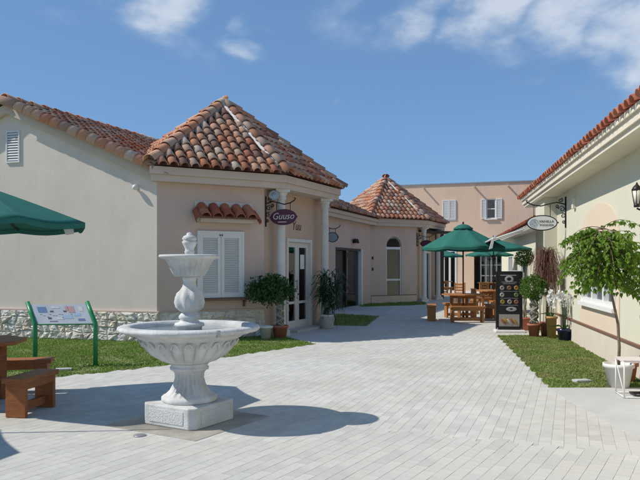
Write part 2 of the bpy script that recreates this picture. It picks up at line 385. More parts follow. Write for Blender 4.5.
def line_tiles(a, b, step=.36, up=Vector((0, 0, 1)), lift=.03):
    a, b = Vector(a), Vector(b); v = (b - a).normalized(); L = (b - a).length; n = (up - v * up.dot(v)).normalized(); u = v.cross(n); out = []
    k = 0
    while k * step < L - .1:
        p = a + v * (k * step) + n * lift
        vv = (v - n * .07).normalized(); nn = (n + v * .07).normalized()
        out.append(basis(p, vv.cross(nn), vv, nn) @ Matrix.Rotation(U(-.04, .04), 4, 'Z')); k += 1
    return out

# ================================================================ GROUND, PAVING, LAWNS
AX_B, AX_A = R(20.5), R(31)
def axis(a): return Vector((math.sin(a), math.cos(a)))
LAWN_L = [(-12, 7.0), (-5.2, 8.05), (-3.6, 9.14), (-2.77, 9.76), (-1.5, 11.2), (-.08, 13.05), (-.72, 14.3), (-1.2, 14.62), (-3.3, 13.45), (-10.0, 15.3), (-12, 15.6)]
LAWN_2 = [(.50, 21.4), (1.83, 20.5), (1.19, 17.03), (.34, 17.2)]
LAWN_3 = [(1.55, 26.3), (2.1, 27.5), (4.15, 28.75), (4.5, 28.5), (4.2, 26.6), (1.56, 25.3)]
LAWN_R = [(3.88, 14.7), (2.83, 8.3), (4.17, 8.3), (5.30, 14.7)]
CONC_R = [(2.80, 8.3), (2.77, 5.5), (2.70, 1.5), (3.0, 1.5), (4.17, 8.3)]
CONC_X = [(x + .16, y) for x, y in CONC_R]
PORCH = [(-1.2, 14.6), (-.75, 14.33), (-.02, 13.1), (1.19, 17.03), (1.83, 20.5), (2.6, 24.5), (1.56, 25.3), (1.3, 25.9), (-.96, 19.5), (.05, 17.3)]
HOUSE1 = [(-3.2, 13.45), (-1.2, 14.6), (.05, 17.3), (-.9, 19.5), (2.0, 27.5), (-6, 30), (-11, 15.3)]
def sheet(poly, z): return MB().add([(x, y, z) for x, y in poly], [tuple(range(len(poly)))])
struct('ground', MB().add([(-700, -700, -.03), (700, -700, -.03), (700, 1500, -.03), (-700, 1500, -.03)], [(0, 1, 2, 3)]), m_ground)
struct('courtyard', sheet([(-14, -4), (9, -4), (18, 48), (-2, 48)], -.004), m_sand)
struct('porch_paving', sheet(PORCH, -.001), m_conc)
struct('concrete_path', MB().prism(CONC_R, -.02, .006), m_conc)
for nm, P in (('lawn', LAWN_L), ('lawn', LAWN_2), ('lawn', LAWN_3), ('lawn', LAWN_R)):
    struct(nm, sheet(P, -.0002 if P is LAWN_2 else -.002), m_soil)

b0 = Vector((2.54, 5.32)); bd = Vector((-1.94, .81)).normalized(); bn = Vector((-bd.y, bd.x))   # seam between the two laying directions
if bn.y > 0: bn = -bn
def pav_ok(p):
    for P in (LAWN_L, LAWN_R, CONC_X, PORCH, LAWN_3, HOUSE1):
        if inside(p, P): return False
    if p[0] > 2.70 + .1776 * p[1] or p[1] > 43: return False
    return True
PL, PW, GAP = .205, .102, .0018
def paver_mb():
    x, y, c, h = PW / 2 - GAP / 2, PL / 2 - GAP / 2, .001, .014
    mb = MB(); vs = [(-x, -y, -h), (x, -y, -h), (x, y, -h), (-x, y, -h)]
    vs += [(a * 1, b * 1, -c) for a, b in ((-x, -y), (x, -y), (x, y), (-x, y))] + [(-x + c, -y + c, 0), (x - c, -y + c, 0), (x - c, y - c, 0), (-x + c, y - c, 0)]
    fs = [(8, 9, 10, 11)] + [(4 + i, 4 + (i + 1) % 4, 8 + (i + 1) % 4, 8 + i) for i in range(4)] + [(i, (i + 1) % 4, 4 + (i + 1) % 4, 4 + i) for i in range(4)]
    return mb.add(vs, fs)
pm = paver_mb(); pavers = []
for zone, ang in (('A', AX_A), ('B', AX_B)):
    a = axis(ang); c = Vector((a.y, -a.x))
    for i in range(-170, 210):
        for j in range(-30, 215):
            p = a * (j * PL + (i % 2) * PL / 2) + c * (i * PW)
            if p.y < 2.6 or (zone == 'A' and p.y > 14): continue
            side = (p - b0).dot(bn)
            if (zone == 'A' and side < -.045) or (zone == 'B' and side > .045): continue
            px = 320 + 670 * p.x / p.y
            if px < -330 or px > 900: continue
            if not pav_ok(p): continue
            pavers.append((p, -ang, .002 if zone == 'A' else 0))
def paver_rank(q):
    p = q[0]; px = 320 + 670 * p.x / p.y; py = 267 + 1005 / p.y
    vis = -5 < px < 645 and py < 484
    return p.y if vis else 100 + p.y
pavers.sort(key=paver_rank)
paving = struct('paving', sheet([(-13.9, -3.9), (2.6, -3.9), (2.6, 5), (1.9, 8), (.5, 9), (-13.9, 5)], -.003), m_sand)
pme = pm.mesh('paver', m_pav)
def paver_M(q): return Matrix.Translation((q[0].x, q[0].y, q[2] + U(-.0006, .0006))) @ Matrix.Rotation(q[1] + U(-.012, .012), 4, 'Z') @ Matrix.Rotation(U(-.002, .002), 4, 'X')
for q in pavers[:300]: link('paver', pme, paving, paver_M(q))
mb = MB()
for q in pavers[300:]:
    M = paver_M(q); mb.add([M @ Vector(v) for v in pm.v], pm.f if q[0].y < 16 else pm.f[:5])
o = link('paver_field', mb.mesh('paver_field', m_pav_i), paving); o['kind'] = 'stuff'

def on_paver(x, y):
    a = axis(AX_B); c = Vector((a.y, -a.x)); p = Vector((x, y)); i = round(p.dot(c) / PW); off = (i % 2) * PL / 2; j = round((p.dot(a) - off) / PL)
    return pav_ok(a * (j * PL + off) + c * (i * PW))
def grass(name, poly, dens, m, h0, h1, lab, ybias=0):
    xs = [p[0] for p in poly]; ys = [p[1] for p in poly]; A = (max(xs) - min(xs)) * (max(ys) - min(ys)); vs = []; fs = []
    for k in range(int(A * dens)):
        x, y = U(min(xs), max(xs)), U(min(ys), max(ys))
        if not inside((x, y), poly): continue
        if abs(320 + 670 * x / y - 320) > 520: continue
        if on_paver(x, y): continue
        cl = mnoise.noise(Vector((x * 2.2, y * 2.2, 3)))
        if cl < -.28 and rnd() < .55: continue
        h = U(h0, h1) * (1 + .5 * cl); a = U(0, 6.28); w = U(.006, .011); lx, ly = U(-.03, .03), U(-.03, .03); b = len(vs)
        dx, dy = math.cos(a) * w, math.sin(a) * w
        vs += [(x - dx, y - dy, -.008), (x + dx, y + dy, -.008), (x + lx * .4 + dx * .7, y + ly * .4 + dy * .7, h * .6), (x + lx * .4 - dx * .7, y + ly * .4 - dy * .7, h * .6), (x + lx, y + ly, h)]
        fs += [(b, b + 1, b + 2, b + 3), (b + 3, b + 2, b + 4)]
    return struct(name, MB().add(vs, fs), m, 'stuff', lab)
grass('grass', LAWN_L, 1500, m_grass, .015, .034, 'short green grass of the lawn before the gable house')
grass('grass', LAWN_2, 500, m_grass, .02, .05, 'shaded grass beside the porch paving')
grass('grass', LAWN_3, 400, m_grass, .03, .06, 'shaded grass before the arched window')
grass('grass', LAWN_R, 2600, m_grass_dry, .012, .028, 'dry patchy grass beside the cream building')

# ================================================================ HOUSES ON THE LEFT
C, B, W2 = Vector((-3.26, 13.4)), Vector((-1.22, 14.57)), Vector((.05, 17.29))
V = [Vector(p) for p in ((-3.35, 13.04), (-.69, 14.46), (.59, 17.17), (-.75, 19.7), (-4.0, 19.2), (-4.9, 15.6))]
APEX = Vector((-2.35, 16.4)); EZ, AZ_ = 3.50, 5.51
RDG = Vector((math.sin(R(22)), math.cos(R(22)))); PRP = Vector((RDG.y, -RDG.x))
GL = Vector((-.966, .259))                       # along the gable wall, from the corner to the left
GA = C + GL * 3.5                                # under the gable apex
TT = Vector((5.34, 14.14))                       # the second tower repeats the first
def plane_z(a, b, c):
    a, b, c = Vector(a), Vector(b), Vector(c); n = (b - a).cross(c - a)
    return lambda x, y: a.z - (n.x * (x - a.x) + n.y * (y - a.y)) / n.z
def tower_planes(T):
    vs = [v + T for v in V]; ap = APEX + T
    return [plane_z((*vs[i], EZ), (*vs[(i + 1) % 6], EZ), (*ap, AZ_)) for i in range(6)]
def tower_z(T):
    P = tower_planes(T); poly = [tuple(v + T) for v in V]
    def f(x, y): return min(p(x, y) for p in P) if inside((x, y), poly) else -9
    return f
RZ0 = 5.01; SL = .44
def gable_z(x, y):
    d = abs((Vector((x, y)) - GA).dot(PRP)); return RZ0 - SL * d

def column(t, p, h, r=.1):
    mb = MB(); mb.box((p[0], p[1], .06), (.32, .32, .12), R(20)); mb.lathe([(.15, .12), (.155, .15), (.14, .18), (.115, .2), (r * 1.05, .24), (r, .6), (r * .92, h - .32), (r * .9, h - .22), (.12, h - .2), (.12, h - .17), (.1, h - .15), (.14, h - .08), (.15, h - .06)], 24, (p[0], p[1], 0))
    mb.box((p[0], p[1], h - .03), (.32, .32, .06), R(20))
    return part(t, 'column', mb, m_col)

def tower_roof(t, T, m_o, m_i, budget_front, budget_side, other=None):
    vs = [v + T for v in V]; ap = APEX + T; A3 = Vector((*ap, AZ_))
    mb = MB(); P = [(*v, EZ) for v in vs] + [tuple(A3)]
    mb.add(P, [(i, (i + 1) % 6, 6) for i in range(6)])
    roof = part(t, 'roof', mb, m_pan)
    clip = (lambda p: other(p.x, p.y) > p.z - .02) if other else None
    faces = []
    for i in range(6):
        a, b = Vector((*vs[i], EZ)), Vector((*vs[(i + 1) % 6], EZ))
        uu_ = (b - a).normalized(); faces.append(face_tiles(a, b, A3, clip, poly=[a + uu_ * .19, b - uu_ * .21, A3 - ((A3 - (a + b) / 2).normalized()) * .26]))
    place_tiles(t, roof, faces[0], m_o, m_i, budget_front)
    place_tiles(t, roof, faces[1], m_o, m_i, budget_side)
    place_tiles(t, roof, sum(faces[2:], []), m_o, m_i, 0)
    for i in range(6):
        a = Vector((*vs[i], EZ)); 
        if other:
            q = a.copy(); k = 0
            while k < 1 and other(q.x, q.y) > q.z - .05: k += .02; q = a.lerp(A3, k)
            if k >= .9: continue
            a = q
        v = (A3 - a).normalized()
        if i == 1 or i == 2: a = a - v * .04
        place_tiles(t, roof, line_tiles(a, A3 - v * .05, lift=.055), m_o, m_i, 99 if i in (0, 1, 2) else 0, 'hip_tile', 'ridge')
        pts = []; rs = []
        for k in range(24):
            q = a.lerp(A3, .05 + .95 * k / 23.); pts.append(q + Vector((U(-.01, .01), U(-.01, .01), .0))); rs.append(U(.115, .13))
        part(t, 'mortar', MB().tube(pts, rs, 6), m_mortar_g, roof)
    # white lime mortar smeared along the front hip
    a = Vector((*vs[1], EZ)); w = (Vector((*vs[0], EZ)) - a).normalized(); pts = []; rs = []
    for k in range(40):
        f = k / 39.; q = a.lerp(A3, .05 + .88 * f); pts.append(q + w * (.178 - .02 * f) + Vector((0, -.02, .097 + .012 * math.sin(k * 2.2)))); rs.append(.036 + .010 * math.sin(k * 1.7) * math.sin(k * .61) + U(-.006, .006))
    part(t, 'mortar', MB().tube(pts, rs, 7), m_mortar, roof)
    part(t, 'finial', MB().lathe([(.0, -.02), (.09, 0), (.09, .04), (.06, .09), (.02, .13), (0, .135)], 12, tuple(A3 + Vector((0, 0, .04)))), m_mortar, roof)
    return roof
def cornice(t, T, inset=.06):
    vs = [v + T for v in V]; ap = APEX + T
    q = [v + (ap - v).normalized() * inset for v in vs]
    q2 = [v + (ap - v).normalized() * (inset + .05) for v in vs]
    inn = [p + T for p in (Vector((-.7, 19.1)), W2 + Vector((-.1, .1)), B + Vector((-.12, .12)), C + Vector((-.05, .1)))]
    part(t, 'cornice', MB().prism([q2[0], q2[1], q2[2], q2[3]] + inn, 3.2, 3.33), m_cornice)
    return part(t, 'fascia', MB().prism([q[0], q[1], q[2], q[3]] + inn, 3.332, 3.488), m_cornice)

def stones(t, plinth, F, s0, s1, z0, z1, size, n0=.0):
    """rubble stones, each its own mesh, laid as jittered cells"""
    rows = max(2, round((z1 - z0) / size)); dz = (z1 - z0) / rows; cols = round((s1 - s0) / (size * 1.35)); ds = (s1 - s0) / cols; G = {}
    for r in range(rows + 1):
        for c in range(cols + 1):
            js = 0 if c in (0, cols) else U(-.34, .34); jz = 0 if r in (0, rows) else U(-.3, .3)
            G[r, c] = (s0 + (c + js + (.3 if r % 2 and 0 < c < cols else 0)) * ds, z0 + (r + jz) * dz)
    for r in range(rows):
        for c in range(cols):
            q = [G[r, c], G[r, c + 1], G[r + 1, c + 1], G[r + 1, c]]; m = (sum(x for x, _ in q) / 4, sum(z for _, z in q) / 4)
            loop = []
            for k in range(4):
                a, b = q[k], q[(k + 1) % 4]; loop.append(a); loop.append(((a[0] + b[0]) / 2 + U(-.02, .02), (a[1] + b[1]) / 2 + U(-.015, .015)))
            sh = lambda p, f: (m[0] + (p[0] - m[0]) * f, min(max(m[1] + (p[1] - m[1]) * f, z0), z1))
            pr = U(.02, .055); vs = []
            for f, n in ((1.0, n0 - .01), (.96, n0 + pr * .45), (.74, n0 + pr), (.36, n0 + pr * U(.8, 1.3))):
                for p in loop: s_, z_ = sh(p, f * U(.92, 1.04)); vs.append(F(s_, n + U(-.014, .014) * (n > n0), z_))
            k = 8; fs = [(l * k + i, l * k + (i + 1) % k, (l + 1) * k + (i + 1) % k, (l + 1) * k + i) for l in range(3) for i in range(k)] + [tuple(24 + i for i in range(8))]
            part(t, 'stone', MB().add(vs, fs), m_stone, plinth)

def oval_sign(name, label, base, armdir, L, zarm, zc, w, h, boardm, rimm, plate=(.5, .14)):
    """scrolled iron bracket on a wall with a hanging oval board"""
    t = thing(name, label, 'shop sign', (base[0], base[1], zc)); a = Vector((armdir[0], armdir[1], 0)).normalized(); o = Vector((base[0], base[1], 0)); up = Vector((0, 0, 1))
    fr = Vector((a.y, -a.x, 0)); 
    if fr.y > 0: fr = -fr
    mb = MB(); P = lambda s, z: o + a * s + up * z
    mb.tube([P(.015, zarm + .16), P(.015, zarm - plate[0])], .018, 6)
    arm = [P(.02, zarm), P(L * .25, zarm + .045), P(L * .45, zarm + .01), P(L * .65, zarm - .03), P(L * .85, zarm - .005), P(L, zarm + .05), P(L + .02, zarm + .09), P(L - .01, zarm + .1)]
    mb.tube(arm, .014, 6)
    for k, (cs, cz, rr) in enumerate(((.09, -.1, .07), (.07, -.24, .055), (.12, .09, .05), (.05, -.37, .04), (.18, -.04, .04))):
        mb.tube([P(cs + rr * (1 - j / 16) * math.cos(j * .62 + k), zarm + cz + rr * (1 - j / 16) * math.sin(j * .62 + k)) for j in range(14)], .011, 5)
    part(t, 'bracket', mb, m_dark)
    mid = L * .62; hang = w * .28
    for sg in (-1, 1):
        part(t, 'hanger', MB().tube([P(mid + sg * hang, zarm), P(mid + sg * hang, zc + h / 2 * .80)], .008, 5), m_dark)
    M = lambda off: basis(P(mid, zc) + fr * off, a if a.cross(up).dot(fr) > 0 else -a, up, fr)
    def disc(ww, hh, t0, t1, m, nm, par=None):
        mb = MB(); n = 40; vs = [(ww / 2 * math.cos(6.2832 * k / n), hh / 2 * math.sin(6.2832 * k / n), z) for z in (t0, t1) for k in range(n)]
        mb.add(vs, [tuple(range(n - 1, -1, -1)), tuple(range(n, 2 * n))] + [(k, (k + 1) % n, n + (k + 1) % n, n + k) for k in range(n)]); mb.xf(M(0)); return part(t, nm, mb, m, par)
    rim = disc(w + .035, h + .035, -.018, .010, rimm, 'rim'); bd_ = disc(w - .01, h - .01, -.021, .014, boardm, 'board')
    # small pointed knobs at the two ends
    for sg in (-1, 1): part(t, 'knob', MB().lathe([(0, -.02), (.018, 0), (0, .03)], 8).xf(Matrix.Translation(P(mid + sg * (w / 2 + .03), zc))), rimm, rim)
    return t, bd_, M
def lettering(t, parent, txt, m, size, M, off=.016, dx=0, dy=0, shear=0, spacing=1, ext=.003):
    Mo = Matrix.Translation(-ORG[t]) @ M(off) @ Matrix.Translation((dx, dy, 0))
    return link('lettering', text_mesh(txt, m, size, Mo, ext, shear, spacing), parent)

# ---------------------------------------------------------------- first house: gable front and corner tower
h1 = thing('gable_house', 'pink stucco house with tiled gable, corner tower roof and white limestone base', 'house', (-3.26, 13.4, 0))
FG = frame(C + GL * 7, -GL)                 # gable wall, s = 7 at the corner
FB = frame(C, B - C); FE = frame(B, W2 - B)
mb = MB()
# gable wall as one pentagon, rear and side walls as plain slabs
mb.fprism(FG, [(0, 0), (7, 0), (7, 3.30), (3.5, 4.84), (0, 3.30)], -.2, 0)
back = C + GL * 7 + RDG * 9
mb.prism([C + GL * 6.99, C + GL * 6.8, back + Vector((.2, -.05)), back], -.02, 3.3)
mb.prism([back, back + Vector((.1, -.2)), C + RDG * 6.5 + Vector((0, -.2)), C + RDG * 6.5], -.02, 3.3)
g_wall = part(h1, 'wall', mb, m_wall_g)
mb = MB(); Lb = (B - C).length
wall(mb, FB, .22, Lb, 0, 3.2, .2)
mb.fbox(FB, 0.002, .22, -.2, 0, 0, 3.2)
part(h1, 'wall', mb, m_wall)
Le = (W2 - B).length; DS0, DS1, DH = 1.03, 2.36, 2.17
mb = MB(); wall(mb, FE, .0, Le, 0, 3.2, .2, [(DS0, DS1, -.01, DH)])
mb.prism([W2, W2 + Vector((-.2, 0)), Vector((-1.0, 19.4)), Vector((-.8, 19.5))], 0, 3.2)
part(h1, 'wall', mb, m_wall2)
# interior floor and back partition seen through the door
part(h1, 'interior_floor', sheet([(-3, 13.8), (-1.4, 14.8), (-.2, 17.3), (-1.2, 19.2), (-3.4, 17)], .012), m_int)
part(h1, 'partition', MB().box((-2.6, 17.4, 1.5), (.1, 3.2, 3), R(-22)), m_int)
tower_roof(h1, Vector((0, 0)), m_tile, m_tile_i, 110, 80, gable_z)
cornice(h1, Vector((0, 0)))
# gable roof slopes
tz = tower_z(Vector((0, 0)))
fr0 = -.12
def gp(side, along, out): # plan point: side +1 right slope, distance from ridge, along the ridge from the gable wall
    base = GA + RDG * along; p = base + PRP * (side * out); 
    return Vector((p.x, p.y, RZ0 - SL * out))
half = 3.474 + .3
def rake_along(side, out):   # the gable wall is not square to the ridge: where the slope starts
    # intersection of the line at distance `out` with the gable plane, moved out by the overhang
    n = FG.n; p = GA + PRP * (side * out); return -((p - GA).dot(n)) / RDG.dot(n) + fr0
rt = part(h1, 'roof', MB().add([gp(1, rake_along(1, 0), 0), gp(1, rake_along(1, half), half), gp(1, 9, half), gp(1, 9, 0), gp(-1, 9, half + .3), gp(-1, rake_along(-1, half + .3), half + .3)], [(0, 1, 2, 3), (0, 3, 4, 5)]), m_pan)
clipg = lambda p: tz(p.x, p.y) > p.z - .04
e0, e1, rr = gp(1, rake_along(1, half), half), gp(1, 9, half), gp(1, 9, 0)
gt = face_tiles(e0, e1, rr, clipg, poly=[e0 + Vector((*RDG, 0)) * .2, e1, rr, gp(1, rake_along(1, 0) + .15, 0)])
gt.sort(key=lambda M: M.translation.y)
place_tiles(h1, rt, gt, m_tile, m_tile_i, 110)
e0, e1, rr = gp(-1, 9, half + .3), gp(-1, rake_along(-1, half + .3), half + .3), gp(-1, 9, 0)
place_tiles(h1, rt, face_tiles(e0, e1, rr, poly=[e0, e1, gp(-1, rake_along(-1, 0), 0), rr]), m_tile, m_tile_i, 0)
place_tiles(h1, rt, line_tiles(gp(1, rake_along(1, 0) - .02, 0), gp(1, 9, 0), lift=.05), m_tile, m_tile_i, 26, 'ridge_tile', 'ridge')
vo = Vector((FG.n.x, FG.n.y, 0)) * .02
va, vb = gp(1, rake_along(1, half - .22), half - .22) + vo, gp(1, rake_along(1, 0), .06) + vo
place_tiles(h1, rt, line_tiles(va, vb, .235, up=Vector((FG.n.x * .75, FG.n.y * .75, 1)), lift=.03), m_tile, m_tile_i, 60, 'verge_tile', 'ridge')
va, vb = gp(-1, rake_along(-1, half + .3), half + .3), gp(-1, rake_along(-1, 0), .1)
place_tiles(h1, rt, line_tiles(va, vb, .27, lift=.045), m_tile, m_tile_i, 0, 'verge_tile', 'ridge')
part(h1, 'mortar', MB().tube([gp(1, rake_along(1, 0) + .1, 0) + Vector((0, 0, -.02)), gp(1, 9, 0) + Vector((0, 0, -.02))], .11, 6), m_mortar_g, rt)
# rake boards
mb = MB()
mb.fprism(FG, [(7.02, 3.205), (7.02, 3.40), (3.5, 4.955), (3.5, 4.76)], .002, .11)
mb.fprism(FG, [(3.5, 4.76), (3.5, 4.955), (-.3, 3.28), (-.3, 3.08)], .002, .11)
part(h1, 'rake_board', mb, m_cornice)
# limestone plinth
PZ = .585
pl = part(h1, 'plinth', MB().fbox(FG, 0, 7.03, .002, .03, -.02, PZ), m_stonem)
stones(h1, pl, FG, .2, 7.05, 0, PZ, .145, .03)
part(h1, 'plinth_cap', MB().fbox(FG, 0, 7.06, .002, .05, PZ + .001, PZ + .03), m_wall)
pl = part(h1, 'plinth', MB().fbox(FB, .03, Lb - .002, .002, .03, -.02, PZ), m_stonem)
stones(h1, pl, FB, .08, Lb - .01, 0, PZ, .19, .02)
part(h1, 'plinth_cap', MB().fbox(FB, .03, Lb, .002, .045, PZ + .001, PZ + .025), m_wall2)
# gable vent
ve = part(h1, 'vent', MB().fbox(FG, 3.44, 3.47, .002, .03, 3.72, 4.40).fbox(FG, 3.75, 3.78, .002, .03, 3.72, 4.40).fbox(FG, 3.47, 3.75, .002, .03, 4.37, 4.40).fbox(FG, 3.47, 3.75, .002, .03, 3.72, 3.75), m_white)
mb = MB()
for k in range(11):
    z = 3.765 + k * .055; mb.hexa([FG(3.471, .024, z), FG(3.749, .024, z), FG(3.749, .006, z + .02), FG(3.471, .006, z + .02), FG(3.471, .027, z + .012), FG(3.749, .027, z + .012), FG(3.749, .009, z + .034), FG(3.471, .009, z + .034)])
part(h1, 'louvre', mb, m_white, ve); part(h1, 'vent_back', MB().fbox(FG, 3.471, 3.749, .001, .004, 3.75, 4.37), m_grey, ve)
# shuttered window
SS0, SS1, SZ0, SZ1 = .878, 1.815, .86, 2.20
w = part(h1, 'window', MB().fbox(FB, SS0 - .05, SS0, .002, .06, SZ0, SZ1 + .05).fbox(FB, SS1, SS1 + .05, .002, .06, SZ0, SZ1 + .05).fbox(FB, SS0, SS1, .002, .06, SZ1, SZ1 + .05), m_white)
md = (SS0 + SS1) / 2
for a, b in ((SS0, md - .004), (md + .004, SS1)):
    sh = part(h1, 'shutter', MB().fbox(FB, a, a + .07, .004, .045, SZ0, SZ1).fbox(FB, b - .07, b, .004, .045, SZ0, SZ1).fbox(FB, a + .07, b - .07, .004, .045, SZ1 - .09, SZ1).fbox(FB, a + .07, b - .07, .004, .045, SZ0, SZ0 + .1), m_white, w)
    mb = MB(); k = 0; z = SZ0 + .105
    while z < SZ1 - .13:
        mb.hexa([FB(a + .071, .038, z), FB(b - .071, .038, z), FB(b - .071, .010, z + .022), FB(a + .071, .010, z + .022), FB(a + .071, .040, z + .008), FB(b - .071, .040, z + .008), FB(b - .071, .012, z + .032), FB(a + .071, .012, z + .032)]); z += .038
    part(h1, 'louvre', mb, m_white, w)
    part(h1, 'shutter_back', MB().fbox(FB, a + .07, b - .07, .002, .006, SZ0 + .1, SZ1 - .09), m_white, w)
part(h1, 'latch', MB().fbox(FB, md - .035, md - .015, .046, .06, SZ1 - .05, SZ1 - .02).fbox(FB, md + .015, md + .035, .046, .06, SZ1 - .05, SZ1 - .02), m_dark, w)
sl = part(h1, 'window_sill', MB().fbox(FB, SS0 - .22, SS1 + .12, .002, .16, SZ0 - .06, SZ0 - .015), m_brown)
for s_ in (SS0 - .12, SS1 + .06):
    part(h1, 'sill_bracket', MB().fprism(FB, [(s_ - .02, SZ0 - .061), (s_ + .02, SZ0 - .061), (s_ + .02, SZ0 - .2), (s_ - .02, SZ0 - .2)], .003, .05).fbox(FB, s_ - .019, s_ + .019, .051, .12, SZ0 - .10, SZ0 - .061), m_brown, sl)
# little tiled canopy over the window
AW0, AW1 = .78, 2.06
aw = part(h1, 'canopy', MB().fbox(FB, AW0 + .05, AW1 - .05, .002, .22, 2.42, 2.50), m_cornice)
part(h1, 'canopy_mortar', MB().fbox(FB, AW0 + .0, AW1 - .0, .002, .03, 2.76, 2.86).fbox(FB, AW0 + .06, AW1 - .06, .002, .20, 2.501, 2.54), m_mortar, aw)
part(h1, 'canopy_deck', MB().hexa([FB(AW0 + .02, .30, 2.5), FB(AW1 - .02, .30, 2.5), FB(AW1 - .02, .004, 2.70), FB(AW0 + .02, .004, 2.70), FB(AW0 + .02, .30, 2.53), FB(AW1 - .02, .30, 2.53), FB(AW1 - .02, .004, 2.74), FB(AW0 + .02, .004, 2.74)]), m_pan, aw)
cm = []
n2 = FB.n; dn = Vector((-n2.x * .28, -n2.y * .28, .22)).normalized(); dx_ = Vector((FB.d.x, FB.d.y, 0)); nrm = dx_.cross(dn)
for r in range(2):
    for k in range(5):
        s_ = AW0 + .13 + k * (AW1 - AW0 - .26) / 4
        p = Vector(FB(s_, .33 - r * .15, 2.53 + r * .115)); cm.append(basis(p, dx_, dn, nrm) @ Matrix.Diagonal((1.15, .6, 1.1, 1)) @ Matrix.Rotation(U(-.04, .04), 4, 'Z'))
for s_, sg in ((AW0 + .0, -1), (AW1 + .0, 1)):   # end tiles turned down over the verge
    p = Vector(FB(s_, .34, 2.45)); cm.append(basis(p, dx_, dn, nrm) @ Matrix.Rotation(sg * .9, 4, 'Y') @ Matrix.Diagonal((.9, 1.0, .9, 1)))
place_tiles(h1, aw, cm, m_tile_red, m_tile_red_i, 40)
# entrance door, porch columns
dr = part(h1, 'door', MB().fbox(FE, DS0, DS0 + .07, -.14, .03, 0, DH - .001).fbox(FE, DS1 - .07, DS1, -.14, .03, 0, DH - .001).fbox(FE, DS0 + .07, DS1 - .07, -.14, .03, DH - .08, DH - .001), m_col)
mdd = (DS0 + DS1) / 2
for a, b in ((DS0 + .071, mdd - .004), (mdd + .004, DS1 - .071)):
    lf = part(h1, 'door_leaf', MB().fbox(FE, a, a + .09, -.1, -.05, .02, DH - .085).fbox(FE, b - .09, b, -.1, -.05, .02, DH - .085).fbox(FE, a + .09, b - .09, -.1, -.05, DH - .2, DH - .085).fbox(FE, a + .09, b - .09, -.1, -.05, .02, .22).fbox(FE, a + .09, b - .09, -.1, -.05, .62, .68), m_col, dr)
    part(h1, 'glass', MB().fbox(FE, a + .085, b - .085, -.078, -.072, .22, DH - .2), m_glass, dr)
part(h1, 'notice', MB().fbox(FE, mdd + .2, mdd + .42, -.071, -.069, 1.45, 1.8), m_white, dr)
part(h1, 'door_handle', MB().tube([FE(mdd - .05, -.02, .95), FE(mdd - .05, -.02, 1.2)], .012, 8).tube([FE(mdd - .05, -.05, 1.0), FE(mdd - .05, -.02, 1.0)], .01, 6), m_grey, dr)
part(h1, 'doorstep', MB().fbox(FE, DS0 - .1, DS1 + .1, .01, .35, -.01, .05), m_conc)
column(h1, (-.86, 14.78), 3.2); column(h1, (.12, 16.82), 3.2)
# maroon letters on the porch wall
Mt = Matrix.Translation(-ORG[h1]) @ basis(Vector(FE(1.55, .002, 2.47)), (FE.d.x, FE.d.y, 0), (0, 0, 1), (FE.n.x, FE.n.y, 0))
lt = link('lettering', text_mesh('Yuu', m_maroon, .30, Mt, .006, .25), h1)
fl = thing('floodlight', 'round grey floodlight fixed under the porch cornice by the purple sign', 'floodlight', (-1.0, 14.62, 3.06))
part(fl, 'housing', MB().lathe([(.02, -.06), (.09, -.05), (.115, 0), (.115, .02), (.1, .02)], 20).xf(Matrix.Translation((-1.0, 14.58, 3.06)) @ Matrix.Rotation(R(90), 4, 'X')), m_grey)
part(fl, 'lens', MB().lathe([(0, .012), (.098, .012), (.098, .018), (0, .024)], 20).xf(Matrix.Translation((-1.0, 14.58, 3.06)) @ Matrix.Rotation(R(90), 4, 'X')), m_greyblue)
part(fl, 'stem', MB().tube([(-1.0, 14.64, 3.06), (-1.0, 14.66, 3.19)], .02, 6), m_grey)
wlmp = thing('wall_lamp', 'small white round lamp on the sunlit gable wall near the corner', 'wall lamp', FG(6.55, 0, 3.10))
part(wlmp, 'backplate', MB().lathe([(.035, 0), (.045, .005), (.03, .02)], 16).xf(Matrix.Translation(FG(6.55, .003, 3.10)) @ Matrix.Rotation(R(90), 4, 'X')), m_white)
part(wlmp, 'globe', MB().lathe([(.005, -.055), (.035, -.045), (.055, 0), (.035, .045), (.005, .055)], 16).xf(Matrix.Translation(FG(6.55, .075, 3.10))), m_white)
sg, bd1, M1 = oval_sign('hanging_sign', 'purple oval sign with white script hanging from a black scroll bracket', FE(.06, .0, 0)[:2], FE.n, .72, 2.88, 2.575, .60, .31, m_purple, m_purple)
lettering(sg, bd1, 'Guuso', m_petal, .20, M1, .016, 0, .015, .28)
part(sg, 'underline', MB().box((0, 0, 0), (.2, .018, .004)).xf(M1(.0175) @ Matrix.Translation((-.02, -.105, 0))), m_petal, bd1)

# ---------------------------------------------------------------- second house: wing and second tower
h2 = thing('tower_house', 'pink stucco house with arched window and second tiled tower roof', 'house', (2.08, 27.54, 0))
C2, B2, W22 = C + TT, B + TT, W2 + TT
FB2 = frame(C2, B2 - C2); FE2 = frame(B2, W22 - B2); wd = Vector((math.sin(R(21)), math.cos(R(21))))
WS = C2 - wd * 8.6; FW = frame(WS, wd)           # wing wall, s along the lane
AC, AWD, AZ0, AZS, AZT = 1.18, .39, .24, 2.36, 2.78
mb = MB(); wall(mb, FB2, 0, Lb, 0, 3.2, .2, [(AC - AWD, AC + AWD, AZ0, AZT)])
arc = [(AC - AWD * math.cos(math.pi * k / 16), AZS + (AZT - AZS) * math.sin(math.pi * k / 16)) for k in range(17)]
mb.fprism(FB2, [(AC - AWD, AZT), (AC - AWD, AZS)] + arc[1:9] , -.2, -.001); mb.fprism(FB2, [(AC + AWD, AZT)] + arc[8:16] + [(AC + AWD, AZS)], -.2, -.001)
part(h2, 'wall', mb, m_wall)
